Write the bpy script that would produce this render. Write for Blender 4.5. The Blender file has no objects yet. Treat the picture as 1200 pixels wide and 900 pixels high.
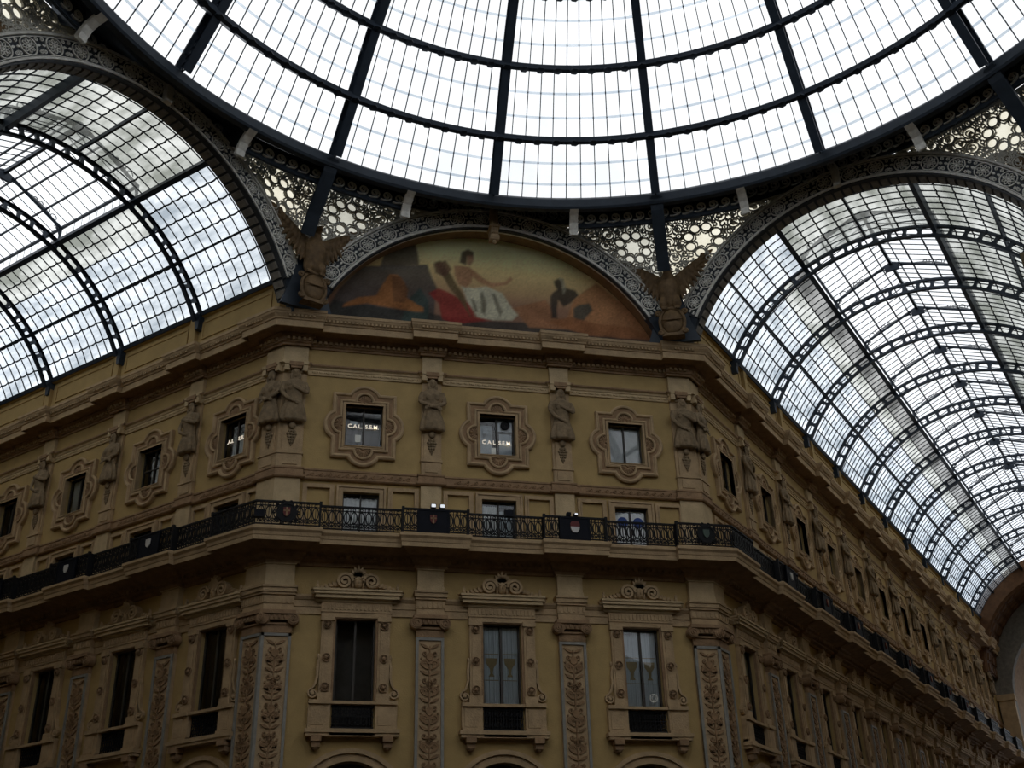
import bpy, bmesh, math, random
import numpy as np
from math import sin, cos, tan, pi, sqrt, radians, degrees, atan2, hypot
from mathutils import Vector, Matrix
from mathutils.geometry import tessellate_polygon
random.seed(7)
SC = bpy.context.scene
COL = SC.collection

# ------------------------------------------------------------------ plan of the place
R0 = 18.385                 # centre of the octagon to each wall
HA = 7.615                  # half the width of one side
AL, AR = radians(45) - .0249, radians(45) - .0125
PHL, PHR = AL - pi/2, pi/2 - AR          # directions in which the two wings run
TL, TR = tan((pi/2 - AL)/2), tan((pi/2 - AR)/2)   # mitre at the two corners
CX0 = -.43                  # dome centre
ORD = ['first','second','third','fourth','fifth','sixth','seventh','eighth','ninth','tenth','eleventh','twelfth','thirteenth']

# ------------------------------------------------------------------ materials
def new_mat(name):
    m = bpy.data.materials.new(name); m.use_nodes = True
    nt = m.node_tree; b = nt.nodes['Principled BSDF']
    return m, nt, b
def mat(name, col, rough=.7, metal=0, var=.25, scale=3.0, bump=.0, bscale=40, spec=.3, dirt=None):
    m, nt, b = new_mat(name)
    geo = nt.nodes.new('ShaderNodeNewGeometry')
    n = nt.nodes.new('ShaderNodeTexNoise'); n.inputs['Scale'].default_value = scale
    n.inputs['Detail'].default_value = 6; n.inputs['Roughness'].default_value = .65
    nt.links.new(geo.outputs['Position'], n.inputs['Vector'])
    r = nt.nodes.new('ShaderNodeValToRGB')
    lo = [c*(1-var) for c in col]; hi = [min(1, c*(1+var)) for c in col]
    if dirt: lo = dirt
    r.color_ramp.elements[0].position = .3; r.color_ramp.elements[1].position = .7
    r.color_ramp.elements[0].color = (*lo, 1); r.color_ramp.elements[1].color = (*hi, 1)
    nt.links.new(n.outputs['Fac'], r.inputs['Fac']); nt.links.new(r.outputs['Color'], b.inputs['Base Color'])
    b.inputs['Roughness'].default_value = rough; b.inputs['Metallic'].default_value = metal
    b.inputs['Specular IOR Level'].default_value = spec
    if bump:
        n2 = nt.nodes.new('ShaderNodeTexNoise'); n2.inputs['Scale'].default_value = bscale
        n2.inputs['Detail'].default_value = 4
        nt.links.new(geo.outputs['Position'], n2.inputs['Vector'])
        bp = nt.nodes.new('ShaderNodeBump'); bp.inputs['Strength'].default_value = bump; bp.inputs['Distance'].default_value = .02
        nt.links.new(n2.outputs['Fac'], bp.inputs['Height']); nt.links.new(bp.outputs['Normal'], b.inputs['Normal'])
    return m
def glass(name, lo, hi, transl=.15, scale=(1, 1, 1), glossy=.06, seed=0., pos=(.35, .7), mix=None):
    m = bpy.data.materials.new(name); m.use_nodes = True
    nt = m.node_tree; nt.nodes.clear()
    out = nt.nodes.new('ShaderNodeOutputMaterial')
    geo = nt.nodes.new('ShaderNodeTexCoord')
    mp = nt.nodes.new('ShaderNodeMapping'); mp.inputs['Scale'].default_value = scale; mp.inputs['Location'].default_value = (seed, seed*2, 0)
    n = nt.nodes.new('ShaderNodeTexNoise'); n.inputs['Scale'].default_value = 1; n.inputs['Detail'].default_value = 4
    n.inputs['Roughness'].default_value = .6
    nt.links.new(geo.outputs['Object'], mp.inputs['Vector']); nt.links.new(mp.outputs['Vector'], n.inputs['Vector'])
    r = nt.nodes.new('ShaderNodeValToRGB')
    r.color_ramp.elements[0].position, r.color_ramp.elements[1].position = pos
    r.color_ramp.elements[0].color = (*lo, 1); r.color_ramp.elements[1].color = (*hi, 1)
    nt.links.new(n.outputs['Fac'], r.inputs['Fac'])
    t = nt.nodes.new('ShaderNodeBsdfTransparent'); d = nt.nodes.new('ShaderNodeBsdfTranslucent'); g = nt.nodes.new('ShaderNodeBsdfGlossy')
    g.inputs['Roughness'].default_value = .15
    for x in (t, d): nt.links.new(r.outputs['Color'], x.inputs['Color'])
    m1 = nt.nodes.new('ShaderNodeMixShader'); m1.inputs[0].default_value = transl
    m2 = nt.nodes.new('ShaderNodeMixShader'); m2.inputs[0].default_value = glossy
    nt.links.new(t.outputs[0], m1.inputs[1]); nt.links.new(d.outputs[0], m1.inputs[2])
    nt.links.new(m1.outputs[0], m2.inputs[1]); nt.links.new(g.outputs[0], m2.inputs[2])
    nt.links.new(m2.outputs[0], out.inputs['Surface'])
    return m
def window_glass(name, tint=(.92, .95, .97)):
    m = bpy.data.materials.new(name); m.use_nodes = True
    nt = m.node_tree; nt.nodes.clear()
    out = nt.nodes.new('ShaderNodeOutputMaterial')
    t = nt.nodes.new('ShaderNodeBsdfTransparent'); t.inputs['Color'].default_value = (*tint, 1)
    g = nt.nodes.new('ShaderNodeBsdfGlossy'); g.inputs['Roughness'].default_value = .03
    f = nt.nodes.new('ShaderNodeFresnel'); f.inputs['IOR'].default_value = 1.68
    mx = nt.nodes.new('ShaderNodeMixShader')
    nt.links.new(f.outputs[0], mx.inputs[0]); nt.links.new(t.outputs[0], mx.inputs[1]); nt.links.new(g.outputs[0], mx.inputs[2])
    nt.links.new(mx.outputs[0], out.inputs['Surface'])
    return m

M = dict(
    plaster=mat('ochre_plaster', (.43, .30, .125), .85, var=.12, scale=1.2, bump=.25, bscale=25),
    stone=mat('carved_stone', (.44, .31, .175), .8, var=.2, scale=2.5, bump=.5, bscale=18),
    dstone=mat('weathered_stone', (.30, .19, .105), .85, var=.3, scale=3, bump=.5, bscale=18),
    lstone=mat('pale_stone', (.52, .39, .225), .8, var=.15, scale=3, bump=.4, bscale=20),
    relief=mat('relief_stone', (.27, .165, .085), .8, var=.3, scale=4, bump=.4, bscale=25),
    fig=mat('figure_stone', (.23, .165, .095), .8, var=.35, scale=5, bump=.5, bscale=25),
    grey_edge=mat('grey_marble', (.26, .25, .22), .6, var=.2, scale=4),
    wood=mat('dark_window_wood', (.05, .042, .035), .5, var=.2),
    iron=mat('black_iron', (.011, .011, .012), .55, .0, var=.3, spec=.15),
    ring=mat('blue_grey_paint', (.034, .046, .062), .5, .0, var=.2, spec=.35),
    rib=mat('dark_rib_paint', (.028, .04, .058), .5, .0, var=.2, spec=.3),
    tracery=mat('grey_cast_iron', (.80, .77, .69), .6, .0, var=.2, scale=6),
    lattice=mat('lattice_iron', (.55, .52, .44), .6, .0, var=.2, scale=6),
    bandback=mat('band_dark_paint', (.045, .05, .056), .6, var=.3),
    bronze=mat('eagle_bronze', (.17, .105, .048), .6, .0, var=.4, scale=5, bump=.5, bscale=20),
    coffer=mat('coffer_brown', (.115, .055, .024), .8, var=.3, scale=3),
    soffit=mat('soffit_block', (.21, .19, .16), .8, var=.3, scale=4),
    room=mat('room_dark', (.10, .09, .08), .9, var=.2),
    curtain=mat('pale_curtain', (.74, .79, .80), .9, var=.08, scale=2),
    blind=mat('cream_blind', (.93, .92, .87), .9, var=.08, scale=2),
    paper=mat('white_paper', (.85, .85, .78), .9, var=.05),
    letter=mat('glowing_cream_letters', (.95, .90, .80), .6, var=.02),
    gold=mat('gilt_pattern', (.45, .33, .15), .6, var=.15),
    blue=mat('blue_disc', (.03, .07, .26), .6, var=.1),
    red=mat('heraldic_red', (.13, .025, .022), .6, var=.15),
    white=mat('heraldic_white', (.55, .53, .5), .6, var=.1),
    green=mat('heraldic_green', (.07, .10, .08), .6, var=.2),
    panel=mat('black_panel', (.006, .007, .012), .6, var=.3, spec=.12),
    lampglass=mat('lamp_face', (.85, .86, .9), .15, var=.02, spec=.5),
    floor=mat('marble_floor', (.05, .045, .04), .5, var=.2, scale=.8),
    back=mat('ochre_back', (.16, .125, .07), .9, var=.1),
    lap=glass('lapped_glass', (.60, .66, .72), (.74, .79, .84), .2, (.5, .5, .5), .03),
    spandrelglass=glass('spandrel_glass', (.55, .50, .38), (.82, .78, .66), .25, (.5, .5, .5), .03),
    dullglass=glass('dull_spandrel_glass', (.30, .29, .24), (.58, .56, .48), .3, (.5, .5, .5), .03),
    domeglass=glass('dome_glass', (.76, .775, .79), (.87, .875, .88), .10, (.5, .5, .5), .03),
    vaultglass=glass('vault_glass', (.31, .35, .385), (.71, .745, .775), .22, (.3, 1.0, 1.0), .05, pos=(.36, .58)),
    dirtyglass=glass('grimy_vault_glass', (.235, .245, .215), (.64, .645, .61), .28, (.45, 1.1, 1.1), .05, 3., pos=(.36, .62)),
    grimyglass=glass('sooty_vault_glass', (.12, .12, .115), (.46, .455, .44), .3, (.4, 1., 1.), .05, 7., pos=(.35, .7)),
    pane=window_glass('window_pane'),
)

_b = M['letter'].node_tree.nodes['Principled BSDF']; _b.inputs['Emission Color'].default_value = (1, .86, .68, 1); _b.inputs['Emission Strength'].default_value = .55  # added glow brightens the window letters, which are no lamp
# ------------------------------------------------------------------ mesh builder
class MB:
    def __init__(s): s.v = []; s.f = []; s.m = []
    def add(s, vs, fs, m=0):
        o = len(s.v); s.v += [tuple(p) for p in vs]
        for f in fs: s.f.append(tuple(i + o for i in f)); s.m.append(m)
        return s
    def join(s, other, T=None, m=None):
        vs = other.v if T is None else [tuple(T @ Vector(p)) for p in other.v]
        o = len(s.v); s.v += vs
        s.f += [tuple(i + o for i in f) for f in other.f]
        s.m += other.m if m is None else [m]*len(other.f)
        return s
    def box(s, x0, x1, y0, y1, z0, z1, m=0):
        vs = [(x, y, z) for z in (z0, z1) for y in (y0, y1) for x in (x0, x1)]
        return s.add(vs, [(0, 2, 3, 1), (4, 5, 7, 6), (0, 1, 5, 4), (2, 6, 7, 3), (0, 4, 6, 2), (1, 3, 7, 5)], m)
    def rows(s, rows, m=0, loop=False, ring=False, caps=False):
        n = len(rows[0]); vs = [p for r in rows for p in r]; fs = []
        R = len(rows)
        for i in range(R if ring else R - 1):
            i2 = (i + 1) % R
            for j in range(n if loop else n - 1):
                j2 = (j + 1) % n
                fs.append((i*n + j, i*n + j2, i2*n + j2, i2*n + j))
        if caps and loop and not ring:
            fs.append(tuple(range(n - 1, -1, -1))); fs.append(tuple((R - 1)*n + j for j in range(n)))
        return s.add(vs, fs, m)
    def ext(s, poly, y0, y1, m=0, holes=(), back=False, sides=True, fn=None):
        """outline in (x, z) pushed from y0 to y1, with holes"""
        loops = [list(poly)] + [list(h) for h in holes]
        flat = [p for l in loops for p in l]
        tris = tessellate_polygon([[Vector((p[0], p[1], 0)) for p in l] for l in loops])
        F = fn or (lambda x, y, z: (x, y, z))
        s.add([F(p[0], y0, p[1]) for p in flat], [tuple(t) for t in tris], m)
        if back: s.add([F(p[0], y1, p[1]) for p in flat], [tuple(t) for t in tris], m)
        if sides:
            for l in loops:
                s.rows([[F(p[0], y0, p[1]) for p in l], [F(p[0], y1, p[1]) for p in l]], m, loop=True)
        return s
    def lathe(s, prof, n=12, o=(0, 0, 0), m=0, a0=0, a1=2*pi):
        full = abs(a1 - a0 - 2*pi) < 1e-6
        k = n if full else n + 1
        rows = [[(o[0] + r*cos(a0 + (a1 - a0)*j/n), o[1] + r*sin(a0 + (a1 - a0)*j/n), o[2] + h) for j in range(k)] for r, h in prof]
        return s.rows(rows, m, loop=full)
    def tube(s, path, r, n=6, m=0, loop=False, caps=True):
        P = [Vector(p) for p in path]; L = len(P); rows = []
        up = Vector((0, 0, 1)); prev = None
        for i, p in enumerate(P):
            a = P[i - 1] if (i > 0 or loop) else p
            b = P[(i + 1) % L] if (i < L - 1 or loop) else p
            t = (b - a).normalized() if (b - a).length > 1e-9 else Vector((0, 0, 1))
            u = prev - t*prev.dot(t) if prev else None
            if not u or u.length < 1e-3: u = t.orthogonal()
            u.normalize(); prev = u; w = t.cross(u)
            rr = r[i] if isinstance(r, (list, tuple)) else r
            rows.append([tuple(p + (u*cos(2*pi*j/n) + w*sin(2*pi*j/n))*rr) for j in range(n)])
        return s.rows(rows, m, loop=True, ring=loop, caps=caps)
    def ell(s, c, rx, ry, rz, nu=10, nv=7, m=0, T=None):
        rows = []
        for i in range(nv + 1):
            t = -pi/2 + pi*i/nv; k = max(cos(t), 1e-3)
            rows.append([(rx*k*cos(2*pi*j/nu), ry*k*sin(2*pi*j/nu), rz*sin(t)) for j in range(nu)])
        if T is not None: rows = [[tuple(T @ Vector(p)) for p in r] for r in rows]
        rows = [[(p[0] + c[0], p[1] + c[1], p[2] + c[2]) for p in r] for r in rows]
        return s.rows(rows, m, loop=True)
    def rib(s, path, w, y0, y1, m=0, loop=False, fn=None, front=False):
        """flat ribbon of width w along a path in (x, z), from depth y0 (front) to y1"""
        L = len(path); F = fn or (lambda x, y, z: (x, y, z)); rows = []
        for i, p in enumerate(path):
            a = path[i - 1] if (i > 0 or loop) else p
            b = path[(i + 1) % L] if (i < L - 1 or loop) else p
            dx, dz = b[0] - a[0], b[1] - a[1]; l = hypot(dx, dz) or 1
            ww = w[i] if isinstance(w, (list, tuple)) else w
            nx, nz = -dz/l*ww/2, dx/l*ww/2
            q = [(p[0] + nx, y0, p[1] + nz), (p[0] - nx, y0, p[1] - nz)]
            if not front: q = [(p[0] + nx, y1, p[1] + nz)] + q + [(p[0] - nx, y1, p[1] - nz)]
            rows.append([F(*k) for k in q])
        return s.rows(rows, m, loop=False, ring=loop)
    def disc(s, c, r, y0, y1, n=12, m=0, fn=None):
        return s.ext([(c[0] + r*cos(2*pi*j/n), c[1] + r*sin(2*pi*j/n)) for j in range(n)], y0, y1, m, fn=fn)
    def mesh(s, name, mats, smooth=False):
        me = bpy.data.meshes.new(name); me.from_pydata(s.v, [], s.f)
        mats = mats if isinstance(mats, (list, tuple)) else [mats]
        for k in mats: me.materials.append(k)
        if len(mats) > 1: me.polygons.foreach_set('material_index', s.m)
        bm = bmesh.new(); bm.from_mesh(me)
        bmesh.ops.remove_doubles(bm, verts=bm.verts, dist=1e-5)
        bmesh.ops.dissolve_degenerate(bm, edges=bm.edges, dist=1e-5)
        bmesh.ops.recalc_face_normals(bm, faces=bm.faces)
        bm.to_mesh(me); bm.free()
        if smooth: me.polygons.foreach_set('use_smooth', [True]*len(me.polygons))
        me.update(); return me
    def build(s, name, mats, parent=None, smooth=False, label=None):
        o = bpy.data.objects.new(name, s.mesh(name, mats, smooth)); COL.objects.link(o)
        if parent: o.parent = parent
        if label: o['label'] = label
        return o

def circ(cx, cz, r, n=20, a0=0, a1=2*pi, close=False):
    k = n if abs(a1 - a0 - 2*pi) < 1e-6 and not close else n + 1
    return [(cx + r*cos(a0 + (a1 - a0)*j/n), cz + r*sin(a0 + (a1 - a0)*j/n)) for j in range(k)]
def spiral(cx, cz, r, turns=1.6, a0=0, sgn=1, n=22, k=.12):
    return [(cx + r*(1 - (1 - k)*t/n)*cos(a0 + sgn*2*pi*turns*t/n), cz + r*(1 - (1 - k)*t/n)*sin(a0 + sgn*2*pi*turns*t/n)) for t in range(n + 1)]

# ------------------------------------------------------------------ objects
def empty(name, label=None, cat=None, group=None, kind=None):
    o = bpy.data.objects.new(name, None); o.empty_display_size = .1; COL.objects.link(o)
    return tag(o, label, cat, group, kind)
def tag(o, label=None, cat=None, group=None, kind=None):
    if label: o['label'] = label
    if cat: o['category'] = cat
    if group: o['group'] = group
    if kind: o['kind'] = kind
    return o
KIDS = {}
def kids(o):
    return [c for c in o.children]
def dup(o, label=None, parent=None):
    c = o.copy(); COL.objects.link(c); c.parent = parent
    if label: c['label'] = label
    for ch in kids(o): dup(ch, None, c)
    return c
class Frame:
    def __init__(s, ox, oy, ph): s.o = (ox, oy); s.ph = ph; s.T = Matrix.Translation((ox, oy, 0)) @ Matrix.Rotation(ph, 4, 'Z')
    def put(s, o, x, y=0, z=0):
        o.location = s.T @ Vector((x, y, z)); o.rotation_euler = (0, 0, s.ph); return o
FF = Frame(0, R0, 0); FL = Frame(-HA, R0, PHL); FR = Frame(HA, R0, PHR)
# bays: (frame, list of window x, list of pilaster x, x range, corner mitres)
NL, NR = 5, 12
WF, PF = [-4.73, .09, 4.94], [-2.33, 2.47]
WL, PL = [-(2.27 + 4.47*k) for k in range(NL)], [-(4.505 + 4.47*k) for k in range(NL)]
WR, PR = [3.04 + 4.47*k for k in range(NR)], [5.275 + 4.47*k for k in range(NR)]
XL0, XR1 = -26.0, 58.0
WALLS = [
    ('face', FF, WF, PF, -HA, HA, TL, TR),
    ('short', FL, WL, PL, XL0, 0.0, None, TL),
    ('long', FR, WR, PR, 0.0, XR1, TR, None),
]
def run(mb, x0, x1, T0, T1, breaks, prof, m=0, lat=1.0):
    """moulding along a wall; prof = (depth, z); breaks = (xl, xr, off); T = mitre at an end that is a corner"""
    st = []
    bs = sorted(breaks)
    def row(x, off, sh, lim=lat): st.append([(x + sh*max(d, 0)*lim, -(d + off), z) for d, z in prof])
    def crow(x, off, sg, T): st.append([(x + sg*T*(d + off), -(d + off), z) for d, z in prof])
    i = 0
    off0 = 0
    if T0 is not None:
        if bs and bs[0][0] <= x0 + 1e-6: off0 = bs[0][2]
        crow(x0, off0, -1, T0)
    else: row(x0, 0, 0)
    for xl, xr, off in bs:
        if xl > x0 + 1e-6:
            row(xl, 0, -1); row(xl, off, -1)
        if xr < x1 - 1e-6:
            row(xr, off, 1); row(xr, 0, 1)
    if T1 is not None:
        off1 = bs[-1][2] if bs and bs[-1][1] >= x1 - 1e-6 else 0
        crow(x1, off1, 1, T1)
    else: row(x1, 0, 0)
    mb.rows(st, m)
    return mb
def breaks_for(w, half, off, chalf=None):
    nm, fr, ws, ps, x0, x1, T0, T1 = w
    b = [(p - half, p + half, off) for p in ps if p - half > x0 and p + half < x1]
    ch = chalf if chalf is not None else half*2 - .05
    if T0 is not None: b.append((x0, x0 + ch, off))
    if T1 is not None: b.append((x1 - ch, x1, off))
    return b
# ------------------------------------------------------------------ helpers for carved work
def remeshed(mb, voxel, name, smooth_it=2):
    o = mb.build('tmp', M['fig'])
    r = o.modifiers.new('r', 'REMESH'); r.mode = 'VOXEL'; r.voxel_size = voxel
    if smooth_it:
        k = o.modifiers.new('s', 'SMOOTH'); k.factor = .5; k.iterations = smooth_it
    dg = bpy.context.evaluated_depsgraph_get()
    me = bpy.data.meshes.new_from_object(o.evaluated_get(dg)); me.name = name
    old = o.data; bpy.data.objects.remove(o); bpy.data.meshes.remove(old)
    me.polygons.foreach_set('use_smooth', [True]*len(me.polygons))
    return me
def link_mesh(name, me, m, parent=None):
    me.materials.clear(); me.materials.append(m)
    o = bpy.data.objects.new(name, me); COL.objects.link(o); o.parent = parent
    return o
def frame_box(mb, x0, x1, z0, z1, w, y0, y1, m=0):
    mb.box(x0, x0 + w, y0, y1, z0, z1, m); mb.box(x1 - w, x1, y0, y1, z0, z1, m)
    mb.box(x0 + w, x1 - w, y0, y1, z1 - w, z1, m); mb.box(x0 + w, x1 - w, y0, y1, z0, z0 + w, m)
def rosette(mb, cx, cz, r, y0, y1, m=0, petals=8, fn=None, rings=True):
    if rings: mb.rib(circ(cx, cz, r, 24), r*.13, y0, y1, m, loop=True, fn=fn)
    for k in range(petals):
        a = 2*pi*k/petals
        ux, uz = cos(a), sin(a)
        p = []
        for t in range(10):
            b = 2*pi*t/10
            q, s = .52*r + .24*r*cos(b), .15*r*sin(b)
            p.append((cx + ux*q - uz*s, cz + uz*q + ux*s))
        mb.rib(p, r*.08, y0, y1, m, loop=True, fn=fn)
    mb.disc((cx, cz), r*.2, y0, y1, 10, m, fn=fn)
def leaf(mb, x, z, a, l, w, y0, y1, m=0, fn=None):
    ux, uz = cos(a), sin(a); p = []
    for t, s in ((0, 0), (.25, .8), (.5, 1), (.75, .7), (1, 0), (.75, -.7), (.5, -1), (.25, -.8)):
        p.append((x + ux*l*t - uz*w*s/2, z + uz*l*t + ux*w*s/2))
    mb.ext(p, y0, y1, m, fn=fn)
WALL_HOLES = dict(low=(.64, 8.1, 11.62), mezz=(.62, 14.25, 16.0), up=(.66, 17.71, 19.3))

# ------------------------------------------------------------------ walls
for nm, fr, ws, ps, x0, x1, T0, T1 in WALLS:
    mb = MB(); edges = [x0]
    for x in sorted(ws):
        a, b = x - 1.7, x + 1.7
        if a > edges[-1] + 1e-4: mb.ext([(edges[-1], 0), (a, 0), (a, 22.4), (edges[-1], 22.4)], 0, .3, 0, sides=False)
        holes = []
        arch = [(x - 1.42, .02)] + [(x - 1.42*cos(pi*j/20), 5.75 + 1.42*sin(pi*j/20)) for j in range(21)] + [(x + 1.42, .02)]
        holes.append(arch)
        for hw, z0, z1 in WALL_HOLES.values(): holes.append([(x - hw, z0), (x - hw, z1), (x + hw, z1), (x + hw, z0)])
        mb.ext([(a, 0), (b, 0), (b, 22.4), (a, 22.4)], 0, .3, 0, holes=holes, sides=False)
        for k, h in enumerate(holes):
            dp = 1.6 if k == 0 else .95
            mb.rows([[(p[0], 0, p[1]) for p in h], [(p[0], .42, p[1]) for p in h]], 0, loop=True)
            mb.rows([[(p[0], .42, p[1]) for p in h], [(p[0], dp, p[1]) for p in h]], 1, loop=True)
            mb.ext(h, dp, dp, 1, sides=False)
        edges.append(b)
    mb.ext([(edges[-1], 0), (x1, 0), (x1, 22.4), (edges[-1], 22.4)], 0, .3, 0, sides=False)
    o = mb.build('wall_' + nm, [M['plaster'], M['room']]); fr.put(o, 0); tag(o, kind='structure')
# upper walls above the cornice: lunette wall on the face, low attic walls on the wings
mb = MB(); mb.ext([(-7.6, 22.3)] + [(.0 - 7.6*cos(pi*j/40)*1.0, 22.6 + 5.4*sin(pi*j/40)) for j in range(41)] + [(7.6, 22.3)], .06, .3, 0, back=True)
tag(FF.put(mb.build('wall_lunette', [M['plaster']]), 0), kind='structure')
for nm, fr, ws, ps, x0, x1, T0, T1 in WALLS[1:]:
    mb = MB(); mb.box(x0, x1, -.50, .2, 22.2, 24.0)
    mb.box(x0, x1, -.62, -.4, 23.92, 24.14); mb.box(x0, x1, -.56, -.4, 22.55, 22.75)
    xs = sorted(ps)
    es = [x0] + xs + [x1]
    for a, b in zip(es, es[1:]):
        if b - a > 1.2:
            frame_box(mb, a + .4, b - .4, 22.95, 23.72, .07, -.545, -.45)
            mb.box(a + .4, b - .4, -.51, -.45, 22.95, 23.72)
    for x in xs: mb.box(x - .16, x + .16, -.66, -.4, 22.6, 23.95)
    tag(fr.put(mb.build('wall_attic_' + nm, [M['plaster']]), 0), kind='structure')

# ------------------------------------------------------------------ string courses and cornices (trim)
TRIM = [0]
def trim(mb, fr, mats):
    TRIM[0] += 1
    return tag(fr.put(mb.build('trim_%d' % TRIM[0], mats), 0), kind='structure')
CORN = [(-.02, 21.46), (.05, 21.46), (.06, 21.53), (.12, 21.56), (.13, 21.60), (.13, 21.73), (.20, 21.75), (.24, 21.82), (.24, 21.86),
        (.74, 21.88), (.74, 21.80), (.80, 21.80), (.80, 22.05), (.84, 22.06), (.86, 22.12), (.95, 22.22), (.98, 22.30), (1.0, 22.31), (1.0, 22.42), (.5, 22.46), (-.1, 22.5)]
for w in WALLS:
    nm, fr, ws, ps, x0, x1, T0, T1 = w
    # main cornice
    mb = MB(); br = breaks_for(w, .42, .22, .84)
    c0 = CORN.index((.24, 21.82))
    run(mb, x0, x1, T0, T1, br, CORN[:8], 1, .6)
    run(mb, x0, x1, T0, T1, br, CORN[7:11], 1, .5)
    run(mb, x0, x1, T0, T1, br, CORN[10:], 0, .5)
    def offs(x):
        for a, b, o in br:
            if a - .06 <= x <= b + .06: return o
        return 0
    x = x0 + .05
    while x < x1 - .05:
        d = offs(x) + .13
        mb.box(x - .05, x + .05, -d - .09, -d + .02, 21.61, 21.72, 0); x += .19
    x = x0 + .05
    while x < x1 - .05:      # leaf moulding under the top fillet
        d = offs(x) + .88
        mb.box(x - .035, x + .035, -d - .06, -d + .05, 22.13, 22.25, 0); x += .14
    trim(mb, fr, [M['stone'], M['dstone']])
    # guilloche strip
    mb = MB(); br = breaks_for(w, .36, .1, .78)
    run(mb, x0, x1, T0, T1, br, [(0, 20.40), (.05, 20.40), (.06, 20.44), (.04, 20.45), (.04, 20.60), (.07, 20.62), (.09, 20.68), (.15, 20.72), (.15, 20.77), (0, 20.79)], 0)
    x = x0 + .1
    while x < x1 - .1:
        d = offs(x) if abs(offs(x)) < .01 else None
        if d is not None:
            mb.ell((x, -.045, 20.525), .1, .035, .055, 8, 4, 0); mb.ell((x + .12, -.045, 20.525), .025, .035, .04, 5, 4, 0)
        x += .24
    run(mb, x0, x1, T0, T1, br, [(.152, 20.715), (.17, 20.74), (.17, 20.79), (.0, 20.80)], 1)
    trim(mb, fr, [M['lstone'], M['dstone']])
    # wave band over the mezzanine
    mb = MB(); br = breaks_for(w, .40, .1, .82)
    run(mb, x0, x1, T0, T1, br, [(0, 16.36), (.10, 16.37), (.14, 16.41), (.14, 16.45), (.06, 16.48), (.055, 16.70), (.08, 16.72), (.08, 16.78), (0, 16.80)], 0)
    x = x0 + .3
    while x < x1 - .3:
        if min([abs(x - p) for p in ps] + [abs(x - x0) if T0 else 9, abs(x - x1) if T1 else 9]) > .75:
            mb.rib(spiral(x, 16.59, .085, 1.25, pi, 1, 12, .2) , .03, -.085, -.05, 1)
            mb.rib([(x - .085, 16.59), (x - .16, 16.53), (x - .2, 16.52)], .03, -.085, -.05, 1)
        x += .3
    trim(mb, fr, [M['dstone'], M['relief']])
    # architrave strip between the pilaster heads
    mb = MB()
    run(mb, x0, x1, T0, T1, [], [(0, 11.72), (.05, 11.72), (.05, 11.95), (.08, 11.96), (.08, 12.16), (.11, 12.18), (.17, 12.27), (.17, 12.34), (0, 12.38)], 0)
    trim(mb, fr, [M['stone']])
    # archivolts of the shop arches
    for x in ws:
        mb = MB()
        for r0, r1, d in ((1.42, 1.5, .10), (1.5, 1.66, .06), (1.66, 1.8, .14)):
            rows = []
            for j in range(29):
                a = pi*j/28
                rows.append([(x - r*cos(a), y, 5.75 + r*sin(a)) for r, y in ((r0, .02), (r0, -d), (r1, -d), (r1, .02))])
            mb.rows(rows, 0)
        trim(mb, fr, [M['stone']])

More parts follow.
